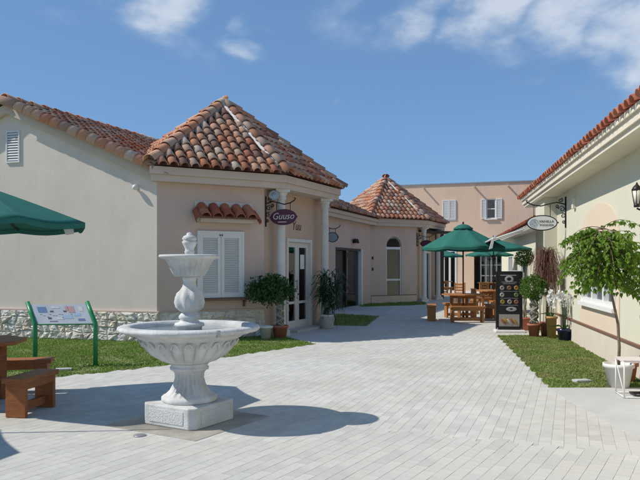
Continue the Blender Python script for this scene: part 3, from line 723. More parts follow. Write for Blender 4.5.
mb = MB(); wall(mb, FE2, 0, Le, 0, 3.2, .2, [(.95, 2.2, -.01, 2.2)]); mb.prism([W22, W22 + Vector((-.2, 0)), W22 + Vector((-1.2, 3)), W22 + Vector((-1, 3))], 0, 3.2)
part(h2, 'wall', mb, m_wall2)
part(h2, 'base_band', MB().fbox(FB2, .03, Lb - .002, .002, .02, 0, .30), m_peach); part(h2, 'stripe', MB().fbox(FB2, .03, Lb, .003, .026, .30, .33), m_brown)
# arched window
aw2 = part(h2, 'arched_window', MB().fbox(FB2, AC - AWD, AC - AWD + .05, -.1, -.03, AZ0, AZS).fbox(FB2, AC + AWD - .05, AC + AWD, -.1, -.03, AZ0, AZS).fbox(FB2, AC - AWD + .05, AC + AWD - .05, -.1, -.03, AZ0, AZ0 + .09).fbox(FB2, AC - AWD + .05, AC + AWD - .05, -.1, -.03, AZS - .12, AZS - .02), m_white)
part(h2, 'mid_rail', MB().fbox(FB2, AC - AWD + .05, AC + AWD - .05, -.1, -.04, .93, 1.0), m_white, aw2)
part(h2, 'glass', MB().fbox(FB2, AC - AWD + .045, AC + AWD - .045, -.075, -.068, AZ0 + .08, AZS - .11), m_glass, aw2)
part(h2, 'glass', MB().fprism(FB2, [(a, z) for a, z in arc], -.075, -.068), m_glass, aw2)
part(h2, 'arch_frame', MB().tube([FB2(AC - (AWD - .02) * math.cos(math.pi * k / 16), -.06, AZS + (AZT - AZS - .02) * math.sin(math.pi * k / 16)) for k in range(17)], .03, 6), m_grey, aw2)
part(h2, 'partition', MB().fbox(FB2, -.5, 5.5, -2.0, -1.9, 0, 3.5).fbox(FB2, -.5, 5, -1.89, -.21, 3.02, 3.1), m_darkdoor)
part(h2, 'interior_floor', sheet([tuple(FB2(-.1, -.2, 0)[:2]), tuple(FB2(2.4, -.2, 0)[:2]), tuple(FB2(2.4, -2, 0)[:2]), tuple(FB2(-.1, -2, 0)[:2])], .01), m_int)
# porch door of the second tower
d2 = part(h2, 'door', MB().fbox(FE2, .95, 1.02, -.12, .02, 0, 2.199).fbox(FE2, 2.13, 2.2, -.12, .02, 0, 2.199).fbox(FE2, 1.02, 2.13, -.12, .02, 2.12, 2.199).fbox(FE2, 1.54, 1.62, -.12, .0, 0, 2.12), m_white)
part(h2, 'glass', MB().fbox(FE2, 1.0, 2.15, -.07, -.064, .02, 2.14), m_glass, d2)
column(h2, Vector((-.86, 14.78)) + TT, 3.2); column(h2, Vector((.12, 16.82)) + TT, 3.2)
# wing wall with the open shop door
Lw = 8.6; wing_s = lambda d: (d - WS.y) / wd.y
o0, o1 = wing_s(23.55), wing_s(26.35)
mb = MB(); wall(mb, FW, 0, Lw - .001, 0, 3.2, .2, [(o0, o1, -.01, 2.2)]); part(h2, 'wall', mb, m_wall)
om = wing_s(24.75)
sd_ = part(h2, 'shop_door', MB().fbox(FW, o0, o0 + .08, -.1, .02, 0, 2.199).fbox(FW, o0 + .08, o1 - .15, -.1, .02, 2.11, 2.199), m_darkdoor)
part(h2, 'door_post', MB().fbox(FW, o1 - .15, o1, -.1, .06, 0, 2.199), m_white, sd_)
part(h2, 'dark_opening', MB().fbox(FW, o0 + .09, om, -.18, -.13, .02, 2.1), m_darkdoor, sd_)  # near-black panel standing in for the unlit interior of the open doorway
part(h2, 'glass', MB().fbox(FW, om, o1 - .16, -.07, -.064, .02, 2.1), m_glass, sd_)
part(h2, 'door_stile', MB().fbox(FW, om - .04, om + .04, -.1, -.03, .02, 2.1), m_darkdoor, sd_)
part(h2, 'partition', MB().fbox(FW, o0 - .6, o1 + .3, -1.4, -1.3, 0, 3.1), m_plinth)
for z in (1.42, 1.88): part(h2, 'wall_plate', MB().fbox(FB2, .06, .13, .002, .02, z - .07, z + .05), m_dark)
tower_roof(h2, TT, m_tile, m_tile_i, 110, 60, None)
cornice(h2, TT)
# wing roof with eave along the lane
ez = 3.46
wp = lambda s, out, z: Vector(FW(s, out, z))
ea, eb, ra, rb = wp(-2.6, .38, ez), wp(Lw + .4, .38, ez), wp(-2.6, -3.2, ez + 1.5), wp(Lw + .4, -3.2, ez + 1.5)
wr = part(h2, 'roof', MB().add([ea, eb, rb, ra, wp(Lw + .4, -6.8, ez), wp(-2.6, -6.8, ez)], [(0, 1, 2, 3), (3, 2, 4, 5)]), m_pan)
tz2 = tower_z(TT); gz1 = lambda p: tz(p.x, p.y) > p.z - .05 or tz2(p.x, p.y) > p.z - .05
wt = face_tiles(ea, eb, ra, gz1, poly=[ea, eb, rb, ra]); wt.sort(key=lambda M: -M.translation.x)
place_tiles(h2, wr, wt, m_tile, m_tile_i, 90)
part(h2, 'wall_plate_beam', MB().fbox(FW, -2.3, Lw + .1, -.2, -.11, 3.2, 3.68), m_wall); part(h2, 'cornice', MB().fbox(FW, -2.3, Lw + .15, -.1, .26, 3.2, 3.33), m_cornice); part(h2, 'fascia', MB().fbox(FW, -2.4, Lw + .1, -.1, .33, 3.332, 3.45), m_cornice)
part(h2, 'back_wall', MB().prism([WS + Vector((-5.5, 2)), WS + Vector((-5.3, 2)), C2 + Vector((-5, 3)), C2 + Vector((-5.2, 3))], 0, 3.3), m_wall)
sc = thing('wall_lamp', 'dark twin lamp above the open shop door', 'wall lamp', FW(wing_s(25.4), 0, 2.45))
part(sc, 'backplate', MB().fbox(FW, wing_s(25.4) - .06, wing_s(25.4) + .06, .002, .03, 2.4, 2.55), m_dark)
for dx in (-.13, .13): part(sc, 'lamp_shade', MB().lathe([(.03, .1), (.05, .06), (.085, -.06), (.07, -.06), (.02, .08)], 12).xf(Matrix.Translation(FW(wing_s(25.4) + dx, .12, 2.47))).tube([FW(wing_s(25.4), .02, 2.52), FW(wing_s(25.4) + dx, .1, 2.56)], .012, 6), m_dark)
s2, bd2, M2 = oval_sign('hanging_sign', 'small pale blue oval sign hanging beside the open shop door', FW(wing_s(22.2), 0, 0)[:2], FW.n, .66, 2.78, 2.48, .36, .30, m_greyblue, m_dark, (.3, .1))
s3, bd3, M3 = oval_sign('hanging_sign', 'dark bracket sign on the porch of the second tower', FE2(.06, 0, 0)[:2], FE2.n, .7, 2.8, 2.5, .5, .26, m_purple, m_dark, (.4, .1))

# ---------------------------------------------------------------- two-storey block at the end of the lane
f0, f1 = Vector((5.0, 44.05)), Vector((19.0, 39.75))
fb = thing('two_storey_block', 'flat-roofed peach two-storey building closing the end of the lane', 'building', (12, 42, 0))
FF = frame(f0, f1 - f0); Lf = (f1 - f0).length
def fs_at(px):   # distance along the facade for an image direction
    k = (px - 320) / 670; return (k * f0.y - f0.x) / (FF.d.x - k * FF.d.y)
wz0, wz1 = 4.55, 5.80
win = (fs_at(486.3), fs_at(495.8)); dq = (fs_at(443), fs_at(456.5)); ar = (fs_at(474), fs_at(512))
mb = MB(); ops = [(dq[0], dq[1], -.01, 2.6), (ar[0], ar[1], -.01, 2.75)]
wall(mb, FF, 0, Lf, 0, 3.4, .3, ops); wall(mb, FF, 0, Lf, 3.4, 6.8, .3, [(win[0], win[1], wz0, wz1)])
mb.prism([f0, f0 + Vector((.3, 0)), f0 + Vector((3.3, 9)), f0 + Vector((3, 9))], 0, 6.8)
part(fb, 'wall', mb, m_wall_far)
part(fb, 'parapet_cap', MB().fbox(FF, -.05, Lf + .05, -.36, .06, 6.801, 6.88), m_grey)
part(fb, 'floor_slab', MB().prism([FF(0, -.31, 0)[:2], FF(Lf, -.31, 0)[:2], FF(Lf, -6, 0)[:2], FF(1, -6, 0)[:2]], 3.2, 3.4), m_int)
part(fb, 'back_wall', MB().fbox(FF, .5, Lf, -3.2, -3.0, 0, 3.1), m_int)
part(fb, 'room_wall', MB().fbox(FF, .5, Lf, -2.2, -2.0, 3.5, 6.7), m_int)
wn_ = part(fb, 'window', MB().fbox(FF, win[0], win[0] + .06, -.14, -.05, wz0, wz1).fbox(FF, win[1] - .06, win[1], -.14, -.05, wz0, wz1).fbox(FF, win[0] + .06, win[1] - .06, -.14, -.05, wz1 - .06, wz1).fbox(FF, win[0] + .06, win[1] - .06, -.14, -.05, wz0, wz0 + .06).fbox(FF, win[0] + .06, win[1] - .06, -.14, -.06, (wz0 + wz1) / 2 - .03, (wz0 + wz1) / 2 + .03), m_white)
for z0, z1 in ((wz0 + .06, (wz0 + wz1) / 2 - .03), ((wz0 + wz1) / 2 + .03, wz1 - .06)): part(fb, 'pane', MB().fbox(FF, win[0] + .06, win[1] - .06, -.1, -.09, z0, z1), m_glass, wn_)
part(fb, 'window_sill', MB().fbox(FF, win[0] - .1, win[1] + .1, .002, .1, wz0 - .07, wz0 - .005), m_white, wn_)
def far_shutter(a, b, par):
    s_ = part(fb, 'shutter', MB().fbox(FF, a, a + .05, .003, .06, wz0, wz1).fbox(FF, b - .05, b, .003, .06, wz0, wz1).fbox(FF, a + .05, b - .05, .003, .06, wz0, wz0 + .06).fbox(FF, a + .05, b - .05, .003, .06, wz1 - .06, wz1).fbox(FF, a + .05, b - .05, .003, .02, wz0 + .06, wz1 - .06), m_white, par)
    mb = MB(); z = wz0 + .07
    while z < wz1 - .1:
        mb.hexa([FF(a + .051, .05, z), FF(b - .051, .05, z), FF(b - .051, .021, z + .03), FF(a + .051, .021, z + .03), FF(a + .051, .052, z + .012), FF(b - .051, .052, z + .012), FF(b - .051, .023, z + .042), FF(a + .051, .023, z + .042)]); z += .065
    part(fb, 'louvre', mb, m_white, par)
far_shutter(fs_at(481.2), win[0] - .01, wn_); far_shutter(win[1] + .01, fs_at(502), wn_)
w2_ = part(fb, 'window', MB().fbox(FF, fs_at(442.3), fs_at(456), .002, .03, wz0 - .08, wz0 - .002), m_white)
mm = fs_at(449.2); far_shutter(fs_at(442.6), mm - .01, w2_); far_shutter(mm + .01, fs_at(455.8), w2_)
for px in (424, 474.5, 508): part(fb, 'rain_spout', MB().tube([FF(fs_at(px), -.1, 6.60), FF(fs_at(px), .38, 6.56)], .055, 8), m_plinth)
dd = part(fb, 'door', MB().fbox(FF, dq[0], dq[0] + .1, -.2, .03, 0, 2.59).fbox(FF, dq[1] - .1, dq[1], -.2, .03, 0, 2.59).fbox(FF, dq[0] + .1, dq[1] - .1, -.2, .03, 2.48, 2.59).fbox(FF, (dq[0] + dq[1]) / 2 - .06, (dq[0] + dq[1]) / 2 + .06, -.2, .02, 0, 2.48), m_white)
part(fb, 'glass', MB().fbox(FF, dq[0] + .08, dq[1] - .08, -.1, -.09, 0, 2.5), m_glass, dd)
# glazed screen inside the ground-floor opening
mb = MB(); a, b = fs_at(480), ar[1]; n = 6
for k in range(n + 1):
    s_ = a + (b - a) * k / n; mb.fbox(FF, s_ - .04, s_ + .04, -.9, -.84, 0, 2.3)
mb.fbox(FF, a + .04, b - .04, -.89, -.85, 2.2, 2.3); mb.fbox(FF, a + .04, b - .04, -.888, -.852, .9, .98); mb.fbox(FF, a + .04, b - .04, -.888, -.852, 1.6, 1.65)
gs = part(fb, 'glazed_screen', mb, m_white); part(fb, 'glass', MB().fbox(FF, a, b, -.872, -.868, 0, 2.25), m_glass, gs)
part(fb, 'blind', MB().fbox(FF, a + .2, fs_at(492), -1.0, -.98, .5, 2.2), m_white, gs)
part(fb, 'shop_awning', MB().hexa([FF(fs_at(478), 1.2, 2.5), FF(fs_at(500), 1.2, 2.5), FF(fs_at(500), .003, 2.9), FF(fs_at(478), .003, 2.9), FF(fs_at(478), 1.2, 2.53), FF(fs_at(500), 1.2, 2.53), FF(fs_at(500), .003, 2.94), FF(fs_at(478), .003, 2.94)]), m_white)

# ---------------------------------------------------------------- cream building on the right
TA = .1776
def rw(d, off=0): n = Vector((-1, TA)).normalized(); return Vector((2.70 + TA * d, d)) + n * off
rb_ = thing('cream_building', 'cream stucco building with red-tiled eave, peach arch panel and brown rail', 'building', (4.9, 12.4, 0))
FR = frame(rw(15.3), (-TA, -1)); rs_ = lambda d: (15.3 - d) * math.sqrt(1 + TA * TA); Lr = rs_(1.5)
WA, WB_, WZ0, WZ1 = rs_(12.57), rs_(10.15), .87, 2.05
mb = MB(); wall(mb, FR, 0, Lr, 0, 3.1, .22, [(WA, WB_, WZ0, WZ1)])
e = rw(15.3); mb.prism([e, e + Vector((.1, .25)), e + Vector((6, -.8)), e + Vector((6, -1.05))], 0, 3.1)
part(rb_, 'wall', mb, m_cream)
# projecting pier by the corner
pn = Vector((-1, TA)).normalized()
pier = [rw(15.32, .28), rw(16.7, .28), rw(16.7, -.3), rw(15.32, -.3)]
part(rb_, 'pier', MB().prism(pier, 0, 3.1), m_cream)
part(rb_, 'plinth', MB().fbox(FR, .003, Lr, .002, .03, 0, .42), m_plinth)
part(rb_, 'rail', MB().fbox(FR, .002, Lr, .002, .05, .422, .455), m_brown)
cs_ = (WA + WB_) / 2; hw = (WB_ - WA) / 2 + .16
archp = [(cs_ + hw * math.cos(math.pi * k / 24), 2.0 + .57 * math.sin(math.pi * k / 24)) for k in range(25)]
# peach panel: four pieces round the window
mb = MB(); mb.fbox(FR, cs_ - hw, cs_ + hw, .002, .012, .457, WZ0); mb.fbox(FR, cs_ - hw, WA, .002, .012, WZ0, WZ1); mb.fbox(FR, WB_, cs_ + hw, .002, .012, WZ0, WZ1)
mb.fprism(FR, [(cs_ - hw, WZ1), (cs_ + hw, WZ1)] + [p for p in archp if p[1] > WZ1 + .01], .002, .012)
part(rb_, 'arch_panel', mb, m_peach)
mb = MB().fbox(FR, WA, WA + .07, -.12, .04, WZ0, WZ1).fbox(FR, WB_ - .07, WB_, -.12, .04, WZ0, WZ1).fbox(FR, WA + .07, WB_ - .07, -.12, .04, WZ0, WZ0 + .07).fbox(FR, WA + .07, WB_ - .07, -.12, .04, WZ1 - .07, WZ1)
for k in (1, 2): s_ = WA + (WB_ - WA) * k / 3; mb.fbox(FR, s_ - .045, s_ + .045, -.11, .02, WZ0 + .07, WZ1 - .07)
w_ = part(rb_, 'window', mb, m_white)
for k in range(3):
    a, b = WA + (WB_ - WA) * k / 3 + .045, WA + (WB_ - WA) * (k + 1) / 3 - .045
    part(rb_, 'pane', MB().fbox(FR, a, b, -.07, -.064, WZ0 + .06, WZ1 - .06), m_glass, w_)
part(rb_, 'window_sill', MB().fbox(FR, WA - .04, WB_ + .04, .0125, .09, WZ0 - .07, WZ0 - .003), m_white, w_)
part(rb_, 'partition', MB().fbox(FR, .3, Lr, -2.5, -2.4, 0, 3), m_int); part(rb_, 'interior_floor', MB().fbox(FR, .3, Lr, -2.4, -.23, -.01, .03), m_int)
part(rb_, 'curtain', MB().add([FR(WA - .1 + (WB_ - WA + .2) * k / 60, -.32 + .025 * math.sin(k * 1.3), z) for z in (.7, 2.2) for k in range(61)], [(k, k + 1, 62 + k, 61 + k) for k in range(60)], True), m_board)
# eave: soffit board, stepped fascia, scalloped tile row, roof
ES0, ES1 = rs_(18.05), rs_(1.2)
part(rb_, 'soffit', MB().fbox(FR, ES0, ES1, -.25, .40, 3.102, 3.17), m_cornice_r)
part(rb_, 'fascia', MB().fbox(FR, ES0 - .02, ES1, -.25, .44, 3.172, 3.27), m_cornice_r)
ez = 3.31
re0, re1 = Vector(FR(ES0 - .06, .46, ez)), Vector(FR(ES1, .46, ez)); rr0, rr1 = Vector(FR(ES0 - .06, -3.3, ez + 1.55)), Vector(FR(ES1, -3.3, ez + 1.55))
rf = part(rb_, 'roof', MB().hexa([re0 - Vector((0, 0, .03)), re1 - Vector((0, 0, .03)), rr1 - Vector((0, 0, .05)), rr0 - Vector((0, 0, .05)), re0, re1, rr1, rr0]).add([rr0, rr1, FR(ES1, -7, ez), FR(ES0, -7, ez)], [(0, 1, 2, 3)]), m_pan)
rtl = face_tiles(re0, re1, rr0, poly=[re0, re1, rr1, rr0], over=.07); rtl.sort(key=lambda M: M.translation.z)
place_tiles(rb_, rf, rtl, m_tile_red, m_tile_red_i, 290)
part(rb_, 'tile_mortar', MB().fbox(FR, ES0 - .03, ES1, .36, .475, 3.272, 3.345), m_cornice_r, rf)
part(rb_, 'conduit_box', MB().fbox(FR, rs_(13.35), rs_(13.2), .002, .06, 2.66, 2.86), m_cornice_r)
# lantern
ln = thing('wall_lantern', 'black coach lantern with frosted panes on the cream wall', 'wall lamp', FR(rs_(8.42), 0, 2.3))
lc = Vector(FR(rs_(8.42), .2, 2.38))
part(ln, 'backplate', MB().fbox(FR, rs_(8.42) - .05, rs_(8.42) + .05, .002, .025, 2.2, 2.5), m_dark)
part(ln, 'arm', MB().tube([FR(rs_(8.42), .02, 2.25), FR(rs_(8.42), .12, 2.2), FR(rs_(8.42), .2, 2.24)], .012, 6), m_dark)
part(ln, 'cap', MB().lathe([(.066, .085), (.07, .093), (.045, .135), (.015, .165), (.01, .185), (0, .19)], 6, tuple(lc)), m_dark)
part(ln, 'lamp_glass', MB().lathe([(.034, -.085), (.06, .085)], 6, tuple(lc)), m_lamp_glass)
mb = MB()
for k in range(6): a = math.pi * k / 3; mb.tube([lc + Vector((.036 * math.cos(a), .036 * math.sin(a), -.085)), lc + Vector((.063 * math.cos(a), .063 * math.sin(a), .085))], .005, 4)
part(ln, 'cage', mb.lathe([(.04, -.125), (.04, -.085), (.015, -.082)], 6, tuple(lc)), m_dark)
vsn, bd4, M4 = oval_sign('hanging_sign', 'white oval sign with dark lettering hanging from the cream wall bracket', FR(rs_(14.2), 0, 0)[:2], FR.n, .80, 2.83, 2.44, .60, .30, m_white, m_dark)
lettering(vsn, bd4, 'VANILLA', m_black, .075, M4, .016, .09, .028, 0, 1.05, .002); lettering(vsn, bd4, 'FOODSEA', m_black, .06, M4, .016, .095, -.05, 0, 1.1, .002)
mb = MB()
for k, (r0, r1) in enumerate(((.075, .088), (.04, .052))):
    mb.tube([(r1 * math.cos(j * .3 + k), r1 * .9 * math.sin(j * .3 + k), 0) for j in range(18)], .008, 5)
mb.tube([(-.05, -.02, 0), (0, .03, 0), (.055, 0, 0)], .01, 5)
part(vsn, 'emblem', mb.xf(M4(.017) @ Matrix.Translation((-.17, 0, 0))), m_greyblue, bd4)

# ---------------------------------------------------------------- next building along the right side
sb = thing('grey_eaved_building', 'cream building with weathered grey eave beyond the cream corner', 'building', (8, 28, 0))
sw = lambda d: Vector((3.75 + TA * d, d))
FS = frame(sw(40), (-TA, -1)); ss_ = lambda d: (40 - d) * math.sqrt(1 + TA * TA); Ls = ss_(18.8)
mb = MB(); ops = [(ss_(36), ss_(34), -.01, 2.1), (ss_(30.5), ss_(28), .7, 2.1), (ss_(25), ss_(22.5), -.01, 2.1)]
wall(mb, FS, 0, Ls, 0, 2.9, .2, ops); q = sw(18.8); mb.prism([q, q + Vector((5, -.9)), q + Vector((5, -.7)), q + Vector((0, .2))], 0, 2.9)
part(sb, 'wall', mb, m_cream)
for a, b, c, d in ops:
    c = max(c, 0); f_ = part(sb, 'window' if c else 'door', MB().fbox(FS, a, a + .08, -.1, .03, c, d).fbox(FS, b - .08, b, -.1, .03, c, d).fbox(FS, a + .08, b - .08, -.1, .03, d - .08, d).fbox(FS, (a + b) / 2 - .04, (a + b) / 2 + .04, -.1, .02, c, d - .08), m_white)
    part(sb, 'glass', MB().fbox(FS, a + .07, b - .07, -.06, -.05, c, d - .07), m_glass, f_)
part(sb, 'partition', MB().fbox(FS, 0, Ls - .3, -2.5, -2.4, 0, 2.8), m_int)
part(sb, 'fascia', MB().fbox(FS, 0, Ls + .25, -.2, .42, 2.901, 3.10), m_fascia_g)
mb = MB(); s_ = .1
while s_ < Ls + .2: part(sb, 'fascia_batten', MB().fbox(FS, s_, s_ + .06, .421, .44, 2.91, 3.09), m_rake_r); s_ += .28
ez = 3.12; a0, a1, t0, t1 = Vector(FS(-.1, .46, ez)), Vector(FS(Ls + .3, .46, ez)), Vector(FS(-.1, -3, ez + 1.4)), Vector(FS(Ls + .3, -3, ez + 1.4))
rf2 = part(sb, 'roof', MB().add([a0, a1, t1, t0, FS(Ls + .3, -6.5, ez), FS(-.1, -6.5, ez)], [(0, 1, 2, 3), (3, 2, 4, 5)]), m_pan)
tl = face_tiles(a0, a1, t0, poly=[a0, a1, t1, t0]); tl.sort(key=lambda M: M.translation.y + 3 * M.translation.z)
place_tiles(sb, rf2, tl, m_tile_red, m_tile_red_i, 60)

# ================================================================ FOUNTAIN
FC = Vector((-1.27, 6.52, 0)); FA = R(59.5)
struct('fountain_pad', MB().box((FC.x, FC.y, -.002), (1.12, 1.12, .016), FA), m_wet)
ft = thing('fountain', 'white carved stone fountain with two bowls on a square block', 'fountain', tuple(FC), FA, shift=False)
b_ = part(ft, 'base_block', MB().prism([(x, y) for x, y in ((-.27, -.325), (.27, -.325), (.325, -.27), (.325, .27), (.27, .325), (-.27, .325), (-.325, .27), (-.325, -.27))], .006, .205), m_marble, bev=.012)
for k in range(4): part(ft, 'panel', MB().box((0, -.327, .105), (.42, .006, .12)).xf(Matrix.Rotation(k * math.pi / 2, 4, 'Z')), m_marble_d, b_)
def flute(n, amt, z0, z1, sp=2):
    def f(a, r, z):
        w = min(1, max(0, (z - z0) / .04)) * min(1, max(0, (z1 - z) / .04))
        return r * (1 - amt * w * abs(math.sin(n * a / 2)) ** sp) if w > 0 else r
    return f
part(ft, 'pedestal', MB().lathe([(.26, .206), (.268, .215), (.268, .245), (.25, .262), (.235, .268), (.20, .31), (.165, .37), (.148, .43), (.15, .475), (.165, .505), (.185, .51), (.188, .53), (.175, .54), (.18, .56), (.2, .575)], 96, mod=flute(20, .22, .262, .50, 1)), m_marble)
def gad(a, r, z):
    w = min(1, max(0, (z - .60) / .05)) * min(1, max(0, (.80 - z) / .03)); return r * (1 + .13 * w * (abs(math.sin(11 * a)) ** .6 - .7))
basin = part(ft, 'basin', MB().lathe([(.2, .576), (.27, .60), (.345, .65), (.40, .71), (.44, .78), (.455, .81), (.47, .82), (.50, .825), (.51, .845), (.545, .855), (.58, .86), (.60, .875), (.665, .885), (.682, .905), (.675, .925), (.65, .935), (.585, .938), (.555, .93), (.54, .90), (.52, .84), (.45, .80), (.1, .78)], 264, mod=gad, cap=False), m_marble)
mb = MB()
for k in range(22):   # carved tongues round the basin
    a = 2 * math.pi * (k + .5) / 22; pts = []
    for j in range(13):
        th = math.pi * j / 12; da = .075 * math.cos(th); zz = .745 + (.05 * math.sin(th)); rr = .448 + (zz - .745) * .5
        pts.append((rr * math.cos(a + da), rr * math.sin(a + da), zz))
    part(ft, 'tongue_carving', MB().tube(pts, .009, 5), m_marble, basin)
part(ft, 'rim_clip', MB().box((-.30, -.60, .905), (.03, .03, .06), R(-27)), m_grey, basin)
part(ft, 'water', MB().lathe([(.06, .885), (.535, .885)], 64, cap=False), m_water)
def spiral(a, r, z):
    w = min(1, max(0, (z - 1.065) / .04)) * min(1, max(0, (1.28 - z) / .04)); return r * (1 + .11 * w * math.sin(8 * a + 20 * z))
part(ft, 'baluster', MB().lathe([(.12, .80), (.12, .92), (.145, .93), (.14, .955), (.10, .965), (.085, .985), (.1, 1.0), (.105, 1.02), (.085, 1.045), (.07, 1.06), (.098, 1.075), (.125, 1.11), (.138, 1.155), (.136, 1.20), (.118, 1.245), (.088, 1.28), (.068, 1.31), (.06, 1.35), (.068, 1.39), (.105, 1.405)], 96, mod=spiral), m_marble)
part(ft, 'upper_bowl', MB().lathe([(.10, 1.406), (.14, 1.41), (.165, 1.44), (.195, 1.50), (.225, 1.555), (.235, 1.575), (.255, 1.578), (.285, 1.59), (.295, 1.605), (.285, 1.618), (.25, 1.62), (.23, 1.60), (.18, 1.55), (.05, 1.53)], 120, mod=flute(24, .18, 1.41, 1.575, .7), cap=False), m_marble)
part(ft, 'finial', MB().lathe([(.045, 1.5), (.045, 1.64), (.05, 1.65), (.042, 1.66), (.045, 1.68), (.068, 1.725), (.074, 1.745), (.06, 1.752), (.063, 1.76), (.072, 1.775), (.055, 1.80), (.03, 1.812), (.025, 1.83), (0, 1.84)], 32, mod=flute(10, .08, 1.66, 1.75)), m_marble)
single('drain_cover', MB().lathe([(0, 0), (.06, 0), (.055, .006), (.02, .008), (0, .008)], 24, (-1.6, 5.95, .004)), m_grey, 'small round metal drain cover in the paving beside the fountain', 'drain cover', (-1.6, 5.95, .004))

# ================================================================ PARASOLS, TABLES, BENCHES
def make_parasol(name, label, loc, rz=0, r=1.2, zr=2.03, za=2.62):
    t = thing(name, label, 'parasol', loc, rz, 'green parasols over the wooden tables', shift=False)
    n = 8; m = 10; sub = 6; vs = []; fs = []
    for j in range(m + 1):
        f = .06 + .94 * j / m
        for k in range(n * sub):
            a = 2 * math.pi * k / (n * sub); loc_a = (k % sub) / sub
            chord = math.cos(math.pi / n) / math.cos((loc_a - .5) * 2 * math.pi / n)
            sag = math.sin(math.pi * loc_a) * .045 * f
            z = za - (za - zr) * (f ** 1.08) - sag * .8
            vs.append((r * f * chord * math.cos(a), r * f * chord * math.sin(a), z))
    q = n * sub
    fs = [(j * q + k, j * q + (k + 1) % q, (j + 1) * q + (k + 1) % q, (j + 1) * q + k) for j in range(m) for k in range(q)]
    cp = part(t, 'canopy', MB().add(vs, fs, True), m_canvas)
    s_ = cp.modifiers.new('cloth', 'SOLIDIFY'); s_.thickness = .006; s_.offset = -1
    for k in range(n):     # stitched seams over the ribs
        part(t, 'seam', MB().tube([Vector(vs[j * q + k * sub]) + Vector((0, 0, .003)) for j in range(m + 1)], .006, 4), m_seam, cp)
    part(t, 'hem', MB().add(vs[-q:] + [(x, y, z - .05) for x, y, z in vs[-q:]], [(k, q + k, q + (k + 1) % q, (k + 1) % q) for k in range(q)], True), m_canvas, cp)
    part(t, 'vent_cap', MB().lathe([(.04, za + .055), (.14, za + .03), (.27, za - .06), (.275, za - .10), (.262, za - .10)], 16, cap=False), m_canvas)
    part(t, 'pole', MB().lathe([(.021, .03), (.021, za + .06)], 12), m_pole)
    part(t, 'finial', MB().lathe([(.015, za + .05), (.03, za + .08), (.022, za + .12), (0, za + .13)], 10), m_pole)
    hub = part(t, 'hub', MB().lathe([(.022, za - .62), (.05, za - .6), (.05, za - .54), (.022, za - .52)], 12), m_pole)
    for k in range(n):
        a = 2 * math.pi * k / n; c_, s2_ = math.cos(a), math.sin(a)
        rb1 = part(t, 'rib', MB().tube([(.03 * c_, .03 * s2_, za - .045), (r * .5 * c_, r * .5 * s2_, za - .045 - (za - zr) * .47), (r * .985 * c_, r * .985 * s2_, zr - .012)], .009, 5), m_pole)
        part(t, 'strut', MB().tube([(.045 * c_, .045 * s2_, za - .57), (r * .48 * c_, r * .48 * s2_, za - .05 - (za - zr) * .46)], .007, 5), m_pole, rb1)
    part(t, 'base', MB().lathe([(.24, .006), (.25, .02), (.24, .05), (.08, .065), (.04, .07), (.035, .22), (.024, .22)], 24), m_dark)
    return t
p0 = make_parasol('parasol', 'green parasol whose shade falls beside the fountain', (-3.82, 7.35, 0), R(2), 1.23, 1.98, 2.42)
part(p0, 'care_tag', MB().add([(.98, -.02, 1.965), (1.10, -.02, 1.965), (1.12, -.03, 1.865), (1.03, -.03, 1.85)], [(0, 1, 2, 3)]), m_white)
part(p0, 'tie_strap', MB().tube([(.7, .0, 2.105), (.71, -.02, 2.14), (.73, 0, 2.12), (.75, .01, 2.135), (.77, 0, 2.085)], .006, 5), m_canvas)
p1 = make_parasol('parasol', 'green parasol over the round table before the second tower', (4.06, 19.0, 0), R(10), 1.22, 2.04, 2.66)
p2 = make_parasol('parasol', 'x', (5.75, 22.2, 0), R(30), 1.22, 2.10, 2.42)
p2['label'] = 'green parasol half hidden behind the black menu board'
clone(p2, (8.35, 33.0, 0), R(5), 'far green parasol below the grey eave, before the glazed screen')
clone(p2, (6.55, 36.2, 0), R(22), 'far green parasol before the white framed door of the far block')
clone(p0, (-5.55, 5.0, 0), R(12), 'green parasol outside the view that shades the near paving')
# slim pole that draws the thin shadow line across the paving
pt = thing('banner_pole', 'slim grey banner pole standing in the paving beside the picnic table', 'pole', (-3.75, 5.98, 0), shift=False)
part(pt, 'pole', MB().lathe([(.013, .03), (.012, 2.45)], 8), m_grey); part(pt, 'base', MB().lathe([(.16, .004), (.16, .03), (.03, .05), (.03, .12)], 16), m_grey)

def make_table(name, label, loc, rz, m, r=.52, h=.70):
    t = thing(name, label, 'table', loc, rz, 'round wooden tables', shift=False)
    n = 8; top = part(t, 'tabletop', MB().prism([(r * math.cos(2 * math.pi * (k + .5) / n) / math.cos(math.pi / n), r * math.sin(2 * math.pi * (k + .5) / n) / math.cos(math.pi / n)) for k in range(n)], h - .04, h), m, bev=.006)
    for k in range(4):
        a = math.pi / 2 * k + math.pi / 4
        part(t, 'leg', MB().box((.34 * math.cos(a), .34 * math.sin(a), (h - .041) / 2 + .003), (.075, .075, h - .045), a), m, bev=.004)
    part(t, 'rail', MB().box((0, 0, h - .09), (.6, .06, .08), R(45)), m); part(t, 'rail', MB().box((0, 0, .16), (.6, .05, .07), R(45)), m)
    part(t, 'rail', MB().box((0, 0, h - .0905), (.06, .6, .078), R(45)), m); part(t, 'rail', MB().box((0, 0, .1605), (.05, .6, .068), R(45)), m)
    return t
